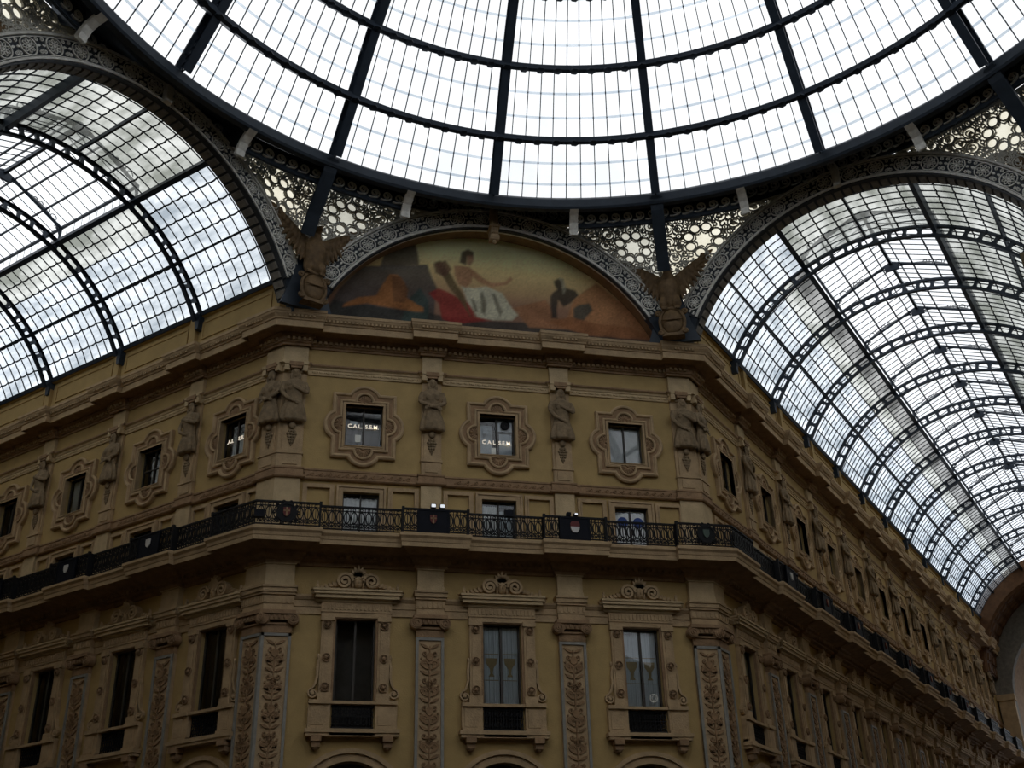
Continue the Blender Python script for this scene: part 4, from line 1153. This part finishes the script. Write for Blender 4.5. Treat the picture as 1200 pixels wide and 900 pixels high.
# ------------------------------------------------------------------ pierced spandrels between arches and ring
def make_lattice(corner, sgn, off):
    """corner azimuth in degrees, sgn: to which side; off: sideways offset of the neighbouring arch"""
    ca = radians(corner); sc = ca + sgn*pi/8          # azimuth of the neighbouring side's centre
    root = empty('pierced_spandrel')
    A0, A1 = radians(-1.4 if sgn*corner > 0 else .5), radians(16)
    def UL(a):
        az = ca + sgn*a
        U = Vector((CX0*.6 + 18.0*sin(az), 18.0*cos(az), 27.70))
        be = az - sc; x = PA*tan(be); r = PA/cos(be)
        q = RO*RO - (x - off)**2
        zl = ZA + sqrt(q) if q > 0 else 23.2
        zl = max(zl, 23.2)
        Lw = Vector((r*sin(az), r*cos(az), zl)); return U, Lw
    def fn(x, y, z):
        U, Lw = UL(min(max(x/17.8, A0), A1)); d = (Lw - U); l = d.length or 1; d = d/l
        az = ca + sgn*x/17.8
        n = Vector((sin(az), cos(az), 0)); n = (n - d*n.dot(d)).normalized()
        p = U + d*(-z) + n*y; return tuple(p)
    def height(s):
        U, Lw = UL(min(max(s/17.8, A0), A1))
        return (Lw - U).length if Lw.z < U.z else 0
    smax = A0*17.8
    while smax < A1*17.8 and height(smax) > .03: smax += .05
    ok = lambda x, z, r: x - r > A0*17.8 + .1 and x + r < smax and -z + r < min(height(x - r*.7), height(x + r*.7)) - .02 and -z - r > .02
    y0, y1 = -.04, .04
    fr_ = MB(); n = 40; s0 = A0*17.8
    ss = [s0 + (smax - s0)*j/n for j in range(n + 1)]
    fr_.rib([(s, -.04) for s in ss], .09, y0 - .03, y1, fn=fn); fr_.rib([(s, -height(s) + .03) for s in ss], .08, y0, y1, fn=fn)
    hh = height(s0 + .05); fr_.rib([(s0 + .05, -hh*j/8) for j in range(9)], .10, y0, y1, fn=fn)
    fr_.build('border', M['lattice'], root)
    cx, cz = 1.35, -1.12
    st = MB(); R1 = .55
    used = []
    for k in range(8):
        a = 2*pi*k/8 + pi/8; px, pz = cx + R1*cos(a), cz + R1*sin(a)
        st.rib(circ(px, pz, .185, 12), .05, y0, y1, loop=True, fn=fn); used.append((px, pz, .2))
        a2 = a + pi/8
        st.rib([(cx + .26*cos(a), cz + .26*sin(a)), (cx + .36*cos(a2), cz + .36*sin(a2)), (cx + .26*cos(a + pi/4), cz + .26*sin(a + pi/4))], .045, y0, y1, fn=fn)
        st.rib([(cx + .36*cos(a2), cz + .36*sin(a2)), (cx + .74*cos(a2), cz + .74*sin(a2))], .05, y0, y1, fn=fn)
        px, pz = cx + .78*cos(a2), cz + .78*sin(a2); st.rib(circ(px, pz, .075, 8), .04, y0, y1, loop=True, fn=fn); used.append((px, pz, .09))
    used.append((cx, cz, .4))
    st.build('star_rosette', M['lattice'], root)
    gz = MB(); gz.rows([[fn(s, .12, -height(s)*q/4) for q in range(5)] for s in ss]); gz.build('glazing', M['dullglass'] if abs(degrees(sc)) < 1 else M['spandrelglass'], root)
    tr = MB(); rnd = random.Random(int(corner*10) + sgn)
    placed = []
    for r in (.24, .17, .12, .085, .06):
        for t in range(900):
            x = rnd.uniform(A0*17.8, smax); z = -rnd.uniform(.05, max(.1, height(x)))
            if not ok(x, z, r*.95): continue
            if all(hypot(x - a, z - b) > r + c - .012 for a, b, c in used + placed):
                placed.append((x, z, r))
                tr.rib(circ(x, z, r - .02, 12 if r > .1 else 8), .048, y0, y1, loop=True, fn=fn)
                if r > .15:
                    tr.rib(spiral(x, z, r*.62, 1.2, rnd.uniform(0, 6), rnd.choice((-1, 1)), 10, .2), .04, y0, y1, fn=fn)
                    for k in range(3): a = rnd.uniform(0, 6); leaf(tr, x, z, a, r*.8, .07, y0, y1, fn=fn)
                elif r > .1: tr.disc((x, z), .035, y0, y1, 6, fn=fn)
    # solid web between touching rings
    for x, z, r in placed:
        for k in range(6):
            a = pi*k/3 + .3; q = (x + (r + .05)*cos(a), z + (r + .05)*sin(a))
            if all(hypot(q[0] - a_, q[1] - b_) > c + .0 for a_, b_, c in placed + used) and ok(q[0], q[1], .04): tr.disc(q, .045, y0, y1, 6, fn=fn)
    tr.build('ring_tracery', M['lattice'], root)
    return root
for c, s, off, lab in ((-22.5, 1, -.12, 'beside the painting, by the eagle at the short wing corner'), (-22.5, -1, .2, 'over the short wing mouth, by the eagle at the painting'),
                       (22.5, -1, -.12, 'beside the painting, by the eagle at the long wing corner'), (22.5, 1, -.33, 'over the long wing mouth, by the eagle at the painting'),
                       (67.5, -1, -.33, 'over the far end of the long wing arch'), (67.5, 1, 0, 'past the far corner of the long wing arch'), (-67.5, 1, .2, 'over the far end of the short wing arch')):
    o = make_lattice(c, s, off); tag(o, 'pierced iron spandrel ' + lab, 'pierced panel', 'pierced spandrels under the dome')

# ------------------------------------------------------------------ eagles
def eagle_mesh():
    mb = MB()
    rows = []
    for z, rx, ry, y in ((1.25, .16, .14, .02), (1.45, .26, .22, -.02), (1.75, .36, .30, -.06), (2.1, .42, .36, -.1), (2.4, .40, .34, -.1), (2.62, .30, .26, -.1), (2.8, .2, .19, -.12), (2.95, .17, .17, -.16)):
        rows.append([(rx*cos(2*pi*j/18)*(1 + .05*cos(7*2*pi*j/18)), y + ry*sin(2*pi*j/18), z) for j in range(18)])
    mb.rows(rows, 0, loop=True, caps=True)
    mb.ell((0, -.22, 3.05), .17, .22, .17, 12, 9); mb.ell((0, -.2, 3.15), .15, .16, .07, 10, 6)
    mb.tube([(0, -.36, 3.06), (0, -.5, 3.04), (0, -.58, 2.98), (0, -.58, 2.9)], [.1, .085, .06, .02], 8)
    for q in (-1, 1):
        mb.ell((q*.12, -.32, 3.1), .05, .06, .03, 8, 5)
        mb.tube([(q*.2, -.08, 1.7), (q*.27, -.2, 1.4), (q*.24, -.16, 1.18)], [.2, .17, .09], 10)
        for k in (-1, 0, 1): mb.tube([(q*.24 + k*.06, -.17, 1.2), (q*.24 + k*.08, -.34, 1.22), (q*.24 + k*.08, -.4, 1.08)], [.05, .045, .02], 6)
        S, E, W_ = Vector((q*.3, .0, 2.62)), Vector((q*.72, .06, 3.0)), Vector((q*1.25, .02, 3.42))
        mb.tube([S, E, W_], [.16, .13, .09], 8)
        tips = [(1.85, 3.78), (1.78, 3.52), (1.68, 3.28), (1.55, 3.06), (1.42, 2.84), (1.27, 2.62), (1.12, 2.42), (.96, 2.24), (.8, 2.06), (.64, 1.9), (.5, 1.74)]
        for i, (tx, tz) in enumerate(tips):
            t = i/(len(tips) - 1)
            b = W_.lerp(E, min(1, t*1.6)) if t < .62 else E.lerp(S, (t - .62)/.38)
            e = Vector((q*tx, -.02 + .06*t + (.02 if i % 2 else -.02), tz)); d = e - b; L = d.length
            mb.tube([b, b + d*.35, b + d*.75, e], [.07, .1, .09, .03], 7)
            m_ = b + d*.3; mb.ell((m_.x, m_.y - .07, m_.z), .11, .06, .15, 8, 6)
        for i in range(7):
            t = i/6; b = S.lerp(E, t*2) if t < .5 else E.lerp(W_, t*2 - 1)
            mb.ell((b.x + q*.03, b.y - .12, b.z - .14), .1, .06, .16, 8, 6)
    for k in range(-2, 3): mb.tube([(k*.05, .05, 1.5), (k*.12, .1, .95), (k*.16, .1, .6)], [.09, .09, .04], 7)
    return remeshed(mb, .022, 'eagle_body', 1)
EAG = eagle_mesh()
def make_eagle():
    root = empty('eagle_statue')
    link_mesh('body', EAG, M['bronze'], root)
    mb = MB(); mb.ell((0, -.2, .62), .40, .2, .54, 18, 10); mb.build('shield', M['bronze'], root, smooth=True)
    mb = MB(); mb.tube([(.46*cos(a), -.2, .62 + .6*sin(a)) for a in [2*pi*j/28 for j in range(28)]], .07, 8, loop=True)
    for q in (-1, 1):
        mb.tube([(q*(.46 + x), -.22, z) for x, z in spiral(.04, 1.02, .12, 1.4, pi, -1, 14, .2)], .05, 6); mb.tube([(q*(.42 + x), -.22, z) for x, z in spiral(.04, .2, .1, 1.4, pi, 1, 14, .2)], .05, 6)
    mb.tube([(-.4, -.42, .62), (0, -.44, .6), (.4, -.42, .62)], .03, 6)
    mb.build('scrolled_rim', M['bronze'], root, smooth=True)
    mb = MB(); mb.ext([(-.42, 0), (.42, 0), (.3, .12), (-.3, .12)], -.3, .1, back=True); mb.build('base', M['bronze'], root)
    mb = MB(); mb.ext([(-1.0, 0), (1.0, 0), (.7, .9), (.45, 2.0), (.3, 3.0), (-.3, 3.0), (-.45, 2.0), (-.7, .9)], .30, .45, back=True); mb.build('back_plate', M['ring'], root)
    return root
for c, u, lab in ((-22.5, .08, 'between the painting and the short wing arch'), (22.5, -.28, 'between the painting and the long wing arch'), (67.5, -.35, 'at the far end of the long wing arch'), (-67.5, .5, 'at the far end of the short wing arch')):
    o = proto('eagle', make_eagle); a = radians(c); R = 18.25
    Frame(R*sin(a), R*cos(a), -a).put(o, u, 0, 22.42); tag(o, 'bronze eagle with raised wings, ' + lab, 'statue', 'eagles under the dome ribs')

# ------------------------------------------------------------------ barrel vaults of the wings
NC, ZB, RB = 6.95, 20.55, 7.33
def vp(th, r): return (-(NC - r*cos(th)), ZB + r*sin(th))
def vfn(x, y, z): q = vp(x/7, z); return (y, q[0], q[1])
def rib_mesh():
    mb = MB(); a0, a1 = radians(27), radians(153); n = 64
    S = [7*(a0 + (a1 - a0)*j/n) for j in range(n + 1)]
    for r in (7.26, 6.84): mb.rib([(s, r) for s in S], .10, -.08, .08, fn=vfn)
    k = 0; s = 7*a0 + .2
    while s < 7*a1:
        p = [(-.17, 6.88), (-.085, 6.93), (-.06, 7.05), (-.085, 7.17), (-.17, 7.22), (.17, 7.22), (.085, 7.17), (.06, 7.05), (.085, 6.93), (.17, 6.88)]
        mb.ext([(s + x, z) for x, z in p], -.06, .06, fn=vfn, back=True); s += .60
    return mb.mesh('arch_rib', M['rib'])
RIBV = rib_mesh()
def bay_mesh(L, a0, a1, wave=True):
    """glass and bars of one field, x from 0 to L"""
    n = max(2, int((a1 - a0)/radians(3.7)))
    g = MB(); g.rows([[(x, *vp(a0 + (a1 - a0)*j/n, RB)) for x in (0, L*.25, L*.5, L*.75, L)] for j in range(n + 1)])
    b = MB(); K = 10
    for k in range(1, K):
        x = L*k/K
        rows = []
        for j in range(n + 1):
            th = a0 + (a1 - a0)*j/n
            rows.append([(x - .012, *vp(th, RB - .01)), (x - .012, *vp(th, RB - .055)), (x + .012, *vp(th, RB - .055)), (x + .012, *vp(th, RB - .01))])
        b.rows(rows)
    nl = round((a1 - a0)/radians(5.5))
    for q in range(0 if degrees(a0) > 50 else 1, nl):
        th = a0 + (a1 - a0)*q/nl; rows = []
        for k in range(K):
            for t in (0, .33, .67):
                x = L*(k + t)/K; sag = .006*sin(pi*t)
                rows.append([(x, *vp(th - sag, RB - .01)), (x, *vp(th - sag - .0045, RB - .05)), (x, *vp(th - sag + .0045, RB - .05))])
        rows.append([(L, *vp(th, RB - .01)), (L, *vp(th - .0045, RB - .05)), (L, *vp(th + .0045, RB - .05))])
        b.rows(rows)
    return g, b
def lantern_mesh(L):
    ya, za = vp(radians(68.2), RB); yb, _ = vp(radians(111.8), RB); zt = za + .62; zr = za + 1.75
    g = MB(); g.rows([[(x, y, z) for x in (0, L)] for y, z in ((ya, za), (ya, zt), (NC*-1, zr), (yb, zt), (yb, za))])
    b = MB(); K = 10
    for k in range(K + 1):
        x = L*k/K; b.rows([[(x + s*.018, y, z) for s in (-1, 1)] for y, z in ((ya - .02, za), (ya - .02, zt - .02), (-NC, zr - .04), (yb + .02, zt - .02), (yb + .02, za))])
        b.rows([[(x, y, z - e) for e in (0, .05)] for y, z in ((ya, zt), (-NC, zr), (yb, zt))])
    for t in (.33, .66):
        for q in (ya, yb):
            y = q*(1 - t) - NC*t; z = zt*(1 - t) + zr*t; b.box(0, L, y - .03, y + .03, z - .09, z - .02)
    b.box(0, L, -NC - .06, -NC + .06, zr - .16, zr)
    b.box(0, L, ya - .05, ya + .05, zt - .06, zt + .04); b.box(0, L, yb - .05, yb + .05, zt - .06, zt + .04)
    t = MB()      # truss at the start of the bay
    def bar(p, q, w=.05): t.tube([(0, *p), (0, *q)], w, 5)
    bar((ya, zt), (-NC, zr), .07); bar((-NC, zr), (yb, zt), .07); bar((ya, za), (ya, zt + .05), .06); bar((yb, za), (yb, zt + .05), .06)
    for q, s in ((ya, -1), (yb, 1)):
        hwid = abs(q + NC)
        arc = [(0, q + s*hwid*(1 - cos(pi/2*j/12)), za + .05 + (zr - .32 - za)*sin(pi/2*j/12)) for j in range(13)]
        t.tube(arc, .035, 5)
        for u, v, r_ in ((.17, .62, .13), (.42, .9, .15), (.74, 1.08, .13), (1.04, 1.2, .1), (1.3, 1.29, .08)):
            t.tube([(0, q + s*u + r_*cos(a), za + v + r_*sin(a)) for a in [2*pi*j/9 for j in range(9)]], .022, 4, loop=True)
    t.box(-.05, .05, -NC - .3, -NC + .3, zr - .42, zr - .1)
    for y in (-NC - .4, -NC + .4): b.box(0, L, y - .02, y + .02, zr - .26, zr - .18)
    return g, b, t
def make_vault(nm, fr, sgn, ribs, xend, label):
    root = empty('barrel_vault', label, 'glass vault', 'glass barrel vaults of the wings'); fr.put(root, 0)
    cache = {}
    def inst(name, me, x, parent=root):
        o = bpy.data.objects.new(name, me); COL.objects.link(o); o.parent = parent; o.location = (x, 0, 0); return o
    ts = [-.45] + ribs + [xend]
    for t in ribs: inst('arch_rib', RIBV, sgn*t)
    for t in ribs:
        f_ = MB(); f_.ext([(-.08, 23.35), (.08, 23.35), (.13, 23.75), (.1, 24.1), (-.1, 24.1), (-.13, 23.75)], -.75, -.45, back=True); o = f_.build('rib_bracket', M['rib'], root); o.location = (sgn*t, 0, 0)
    for i, (a, b) in enumerate(zip(ts, ts[1:])):
        L = b - a; key = round(L, 2)
        fields = ((29, 46.2), (46.2, 68.2), (68.2, 111.8), (111.8, 133.8), (133.8, 151)) if i == 0 else ((29, 57.2), (57.2, 62.5), (62.5, 68.2), (111.8, 151))
        for f0, f1 in fields:
            k = (key, f0)
            if k not in cache:
                g, br = bay_mesh(L, radians(f0), radians(f1))
                m_ = M['vaultglass'] if f0 < 50 else M['grimyglass' if nm == 'long' else 'dirtyglass'] if f0 == 62.5 else M['dirtyglass']
                cache[k] = (g.mesh('glazing', m_), br.mesh('glazing_bars', M['rib']))
            x = sgn*a if sgn > 0 else -b
            o = inst('glazing', cache[k][0], x); inst('glazing_bars', cache[k][1], 0, o)
        if i > 0:
            k = (key, 'lan')
            if k not in cache:
                g, br, tr = lantern_mesh(L); cache[k] = (g.mesh('lantern_glazing', M['domeglass']), br.mesh('lantern_bars', M['rib']), tr.mesh('lantern_truss', M['rib']))
            x = sgn*a if sgn > 0 else -b
            o = inst('lantern_glazing', cache[k][0], x); inst('lantern_bars', cache[k][1], 0, o)
            inst('lantern_truss', cache[k][2], sgn*a)
    for th, w, h, x0 in ((29, .16, .2, -.45), (46.2, .09, .16, -.45), (68.2, .2, .3, -.45), (90, .09, .16, -.45), (111.8, .2, .3, -.45), (133.8, .09, .16, -.45), (151, .16, .2, -.45)):
        x1 = ribs[0] if th == 90 else xend
        a = radians(th); c = Vector((0, *vp(a, RB - h/2))); rd = Vector((0, cos(a), sin(a)))*h/2; td = Vector((0, -sin(a), cos(a)))*w/2
        mb = MB(); mb.rows([[tuple(c + Vector((sgn*x, 0, 0)) + p) for p in (rd + td, rd - td, -rd - td, -rd + td)] for x in (x0, x1)], 0, loop=True, caps=True)
        mb.build('purlin', M['rib'], root)
    return root
make_vault('short', FL, -1, [4.2 + 4.6*k for k in range(5)], 26.0, 'glass barrel vault over the short wing, seen edge on beside the painting')
make_vault('long', FR, 1, [4.1 + 4.62*k for k in range(11)], 54.2, 'long glass barrel vault running away over the long wing')

# ------------------------------------------------------------------ far end of the long wing
mb = MB(); n = 40
for r0, r1, xa, xb in ((7.5, 6.5, 53.8, 54.2), ):
    pass
rows = []
for j in range(n + 1):
    a = pi*j/n; rows.append([(x, -(NC - r*cos(a)), 20.0 + r*sin(a)) for x, r in ((53.9, 8.2), (53.9, 6.75), (54.1, 6.6), (57.6, 6.6), (57.8, 6.4))])
mb.rows(rows)
er = empty('end_arch', 'dark coffered brown arch closing the far end of the long wing', 'arch'); FR.put(er, 0)
mb.build('arch_ring', M['coffer'], er)
mb = MB()
for j in range(26):
    for k in range(4):
        a0 = pi*(j + .15)/26; a1 = pi*(j + .85)/26; xa = 54.3 + k*.82; xb = xa + .62
        mb.rows([[(x, -(NC - r*cos(a)), 20.0 + r*sin(a)) for x, r in ((xa, 6.6), (xa + .08, 6.5), (xb - .08, 6.5), (xb, 6.6))] for a in (a0, a1)])
mb.build('coffer_pattern', M['coffer'], er)
mb = MB(); op = [(NC - 5.7, .02), (NC - 5.7, 18.7)] + [(NC - 5.7*cos(pi*j/24), 18.7 + 5.7*sin(pi*j/24)) for j in range(25)] + [(NC + 5.7, .02)]
ef = lambda x, y, z: (57.6 + y, -x, z)
ow = [(NC + 8.1, 0)] + [(NC + 8.1*cos(pi*j/24), 19.5 + 8.1*sin(pi*j/24)) for j in range(25)] + [(NC - 8.1, 0)]
mb.ext(ow, 0, .8, holes=[op], fn=ef); mb.build('end_wall', M['soffit'], er)
for q in (-1, 1):
    mb = MB(); mb.box(57.0, 57.6, *sorted((-(NC + q*5.7), -(NC + q*6.8))), 0, 18.3); mb.box(56.9, 57.6, *sorted((-(NC + q*5.6), -(NC + q*6.9))), 18.3, 18.75)
    mb.build('end_pier', M['stone'], er)
mb = MB(); op2 = [(NC - 4.7, .02), (NC - 4.7, 17.5)] + [(NC - 4.7*cos(pi*j/20), 17.5 + 4.7*sin(pi*j/20)) for j in range(21)] + [(NC + 4.7, .02)]
mb.ext([(-1, 0), (15, 0), (15, 25), (-1, 25)], 7, 7.6, holes=[op2], fn=ef); 
mb.rows([[(57.6 + y, -p[0], p[1]) for p in [(NC - 5.7, .0)] + op[1:-1] + [(NC + 5.7, 0)]] for y in (.8, 7.0)])
mb.build('passage', M['dstone'], er)

# ------------------------------------------------------------------ the rest of the room, behind and beside the camera
tag(MB().box(-90, 90, -45, 90, -.1, 0).build('floor', M['floor']), kind='structure')
for nm, th in (('rear_east', 135), ('rear_west', -135)):
    a = radians(th); fr = Frame(R0*sin(a), R0*cos(a), -a)
    for q, s_ in (('near', 1), ('far', -1)):
        tag(fr.put(MB().box(*sorted((s_*7.3, s_*7.6)), 0, 24, 0, 23.4).build('wall_%s_%s' % (nm, q), M['back']), 0), kind='structure')
    tag(fr.put(MB().box(-7.6, 7.6, 24, 24.3, 0, 30).build('wall_%s_end' % nm, M['back']), 0), kind='structure')
    mb = MB(); mb.rows([[(-7.3*cos(pi*j/24), y, 20.6 + 7.3*sin(pi*j/24)) for y in (0, 8, 16, 24)] for j in range(3, 22)])
    tag(fr.put(mb.build('ceiling_%s' % nm, M['domeglass']), 0), kind='structure')
for nm, th in (('east', 90), ('west', -90), ('rear', 180)):
    a = radians(th); o = MB().box(-HA - .2, HA + .2, 0, .3, 0, 25.0).box(-HA - .3, HA + .3, -1.0, 0, 21.7, 22.42).build('wall_' + nm, M['back'])
    Frame(R0*sin(a), R0*cos(a), -a).put(o, 0); tag(o, kind='structure')
o = MB().box(XL0, -.3, -14.0, -13.4, 0, 24.25).box(XL0, -.3, -13.5, -12.5, 21.7, 22.42).build('wall_short_opposite', M['plaster']); FL.put(o, 0); tag(o, kind='structure')
o = MB().box(.3, 58, -14.0, -13.4, 0, 24.25).box(.3, 58, -13.5, -12.5, 21.7, 22.42).build('wall_long_opposite', M['plaster']); FR.put(o, 0); tag(o, kind='structure')
for nm, fr, x in (('short', FL, -.3), ('long', FR, .3)):
    o = MB().box(x - .15, x + .15, -15.5, -13.4, 0, 24.6).box(x - .6, x + .6, -15.7, -12.5, 21.7, 22.42).build('wall_%s_return' % nm, M['back']); fr.put(o, 0); tag(o, kind='structure')
o = MB().box(XL0 - .3, XL0, -14, 0, 0, 30).build('wall_short_end', M['back']); FL.put(o, 0); tag(o, kind='structure')

# ------------------------------------------------------------------ overcast sky
wd = bpy.data.worlds.new('overcast_sky'); SC.world = wd; wd.use_nodes = True
nt = wd.node_tree; bg = nt.nodes['Background']
tc = nt.nodes.new('ShaderNodeTexCoord'); sp = nt.nodes.new('ShaderNodeSeparateXYZ'); nt.links.new(tc.outputs['Generated'], sp.inputs[0])
rp = nt.nodes.new('ShaderNodeValToRGB'); rp.color_ramp.interpolation = 'EASE'
e = rp.color_ramp.elements; e[0].position = 0; e[0].color = (.78, .85, .95, 1); e[1].position = .75; e[1].color = (.88, .89, .90, 1)
k = e.new(.25); k.color = (1.0, 1.06, 1.14, 1); k = e.new(.45); k.color = (1.0, 1.03, 1.06, 1)
nt.links.new(sp.outputs['Z'], rp.inputs['Fac'])
ns = nt.nodes.new('ShaderNodeTexNoise'); ns.inputs['Scale'].default_value = 2.2; ns.inputs['Detail'].default_value = 5; nt.links.new(tc.outputs['Generated'], ns.inputs['Vector'])
mr = nt.nodes.new('ShaderNodeMapRange'); mr.inputs['From Min'].default_value = .3; mr.inputs['From Max'].default_value = .7; mr.inputs['To Min'].default_value = .8; mr.inputs['To Max'].default_value = 1.1
nt.links.new(ns.outputs['Fac'], mr.inputs['Value'])
mx = nt.nodes.new('ShaderNodeVectorMath'); mx.operation = 'SCALE'; nt.links.new(rp.outputs['Color'], mx.inputs[0]); nt.links.new(mr.outputs[0], mx.inputs['Scale'])
nt.links.new(mx.outputs[0], bg.inputs['Color']); bg.inputs['Strength'].default_value = 1.62

# ------------------------------------------------------------------ camera
cam = bpy.data.cameras.new('camera'); co = bpy.data.objects.new('camera', cam); COL.objects.link(co); SC.camera = co
yaw, pit, rol, fpx = .2272, .4799, -.0287, 1301.27
f_ = Vector((sin(yaw)*cos(pit), cos(yaw)*cos(pit), sin(pit))); rt = Vector((cos(yaw), -sin(yaw), 0)); up = rt.cross(f_)
rr = rt*cos(rol) + up*sin(rol); uu = up*cos(rol) - rt*sin(rol)
co.matrix_world = Matrix(((rr.x, uu.x, -f_.x, -7.5709), (rr.y, uu.y, -f_.y, -17.352), (rr.z, uu.z, -f_.z, 1.6), (0, 0, 0, 1)))
cam.sensor_width = 36; cam.lens = fpx*36/1200; cam.clip_end = 500
SC.view_settings.view_transform = 'Standard'; SC.view_settings.look = 'None'; SC.view_settings.gamma = 1; SC.view_settings.use_curve_mapping = False
SC.view_settings.exposure = -0.06
SC.cycles.use_denoising = True; SC.cycles.max_bounces = 6; SC.cycles.diffuse_bounces = 4; SC.cycles.transparent_max_bounces = 12
SC.cycles.caustics_reflective = False; SC.cycles.caustics_refractive = False
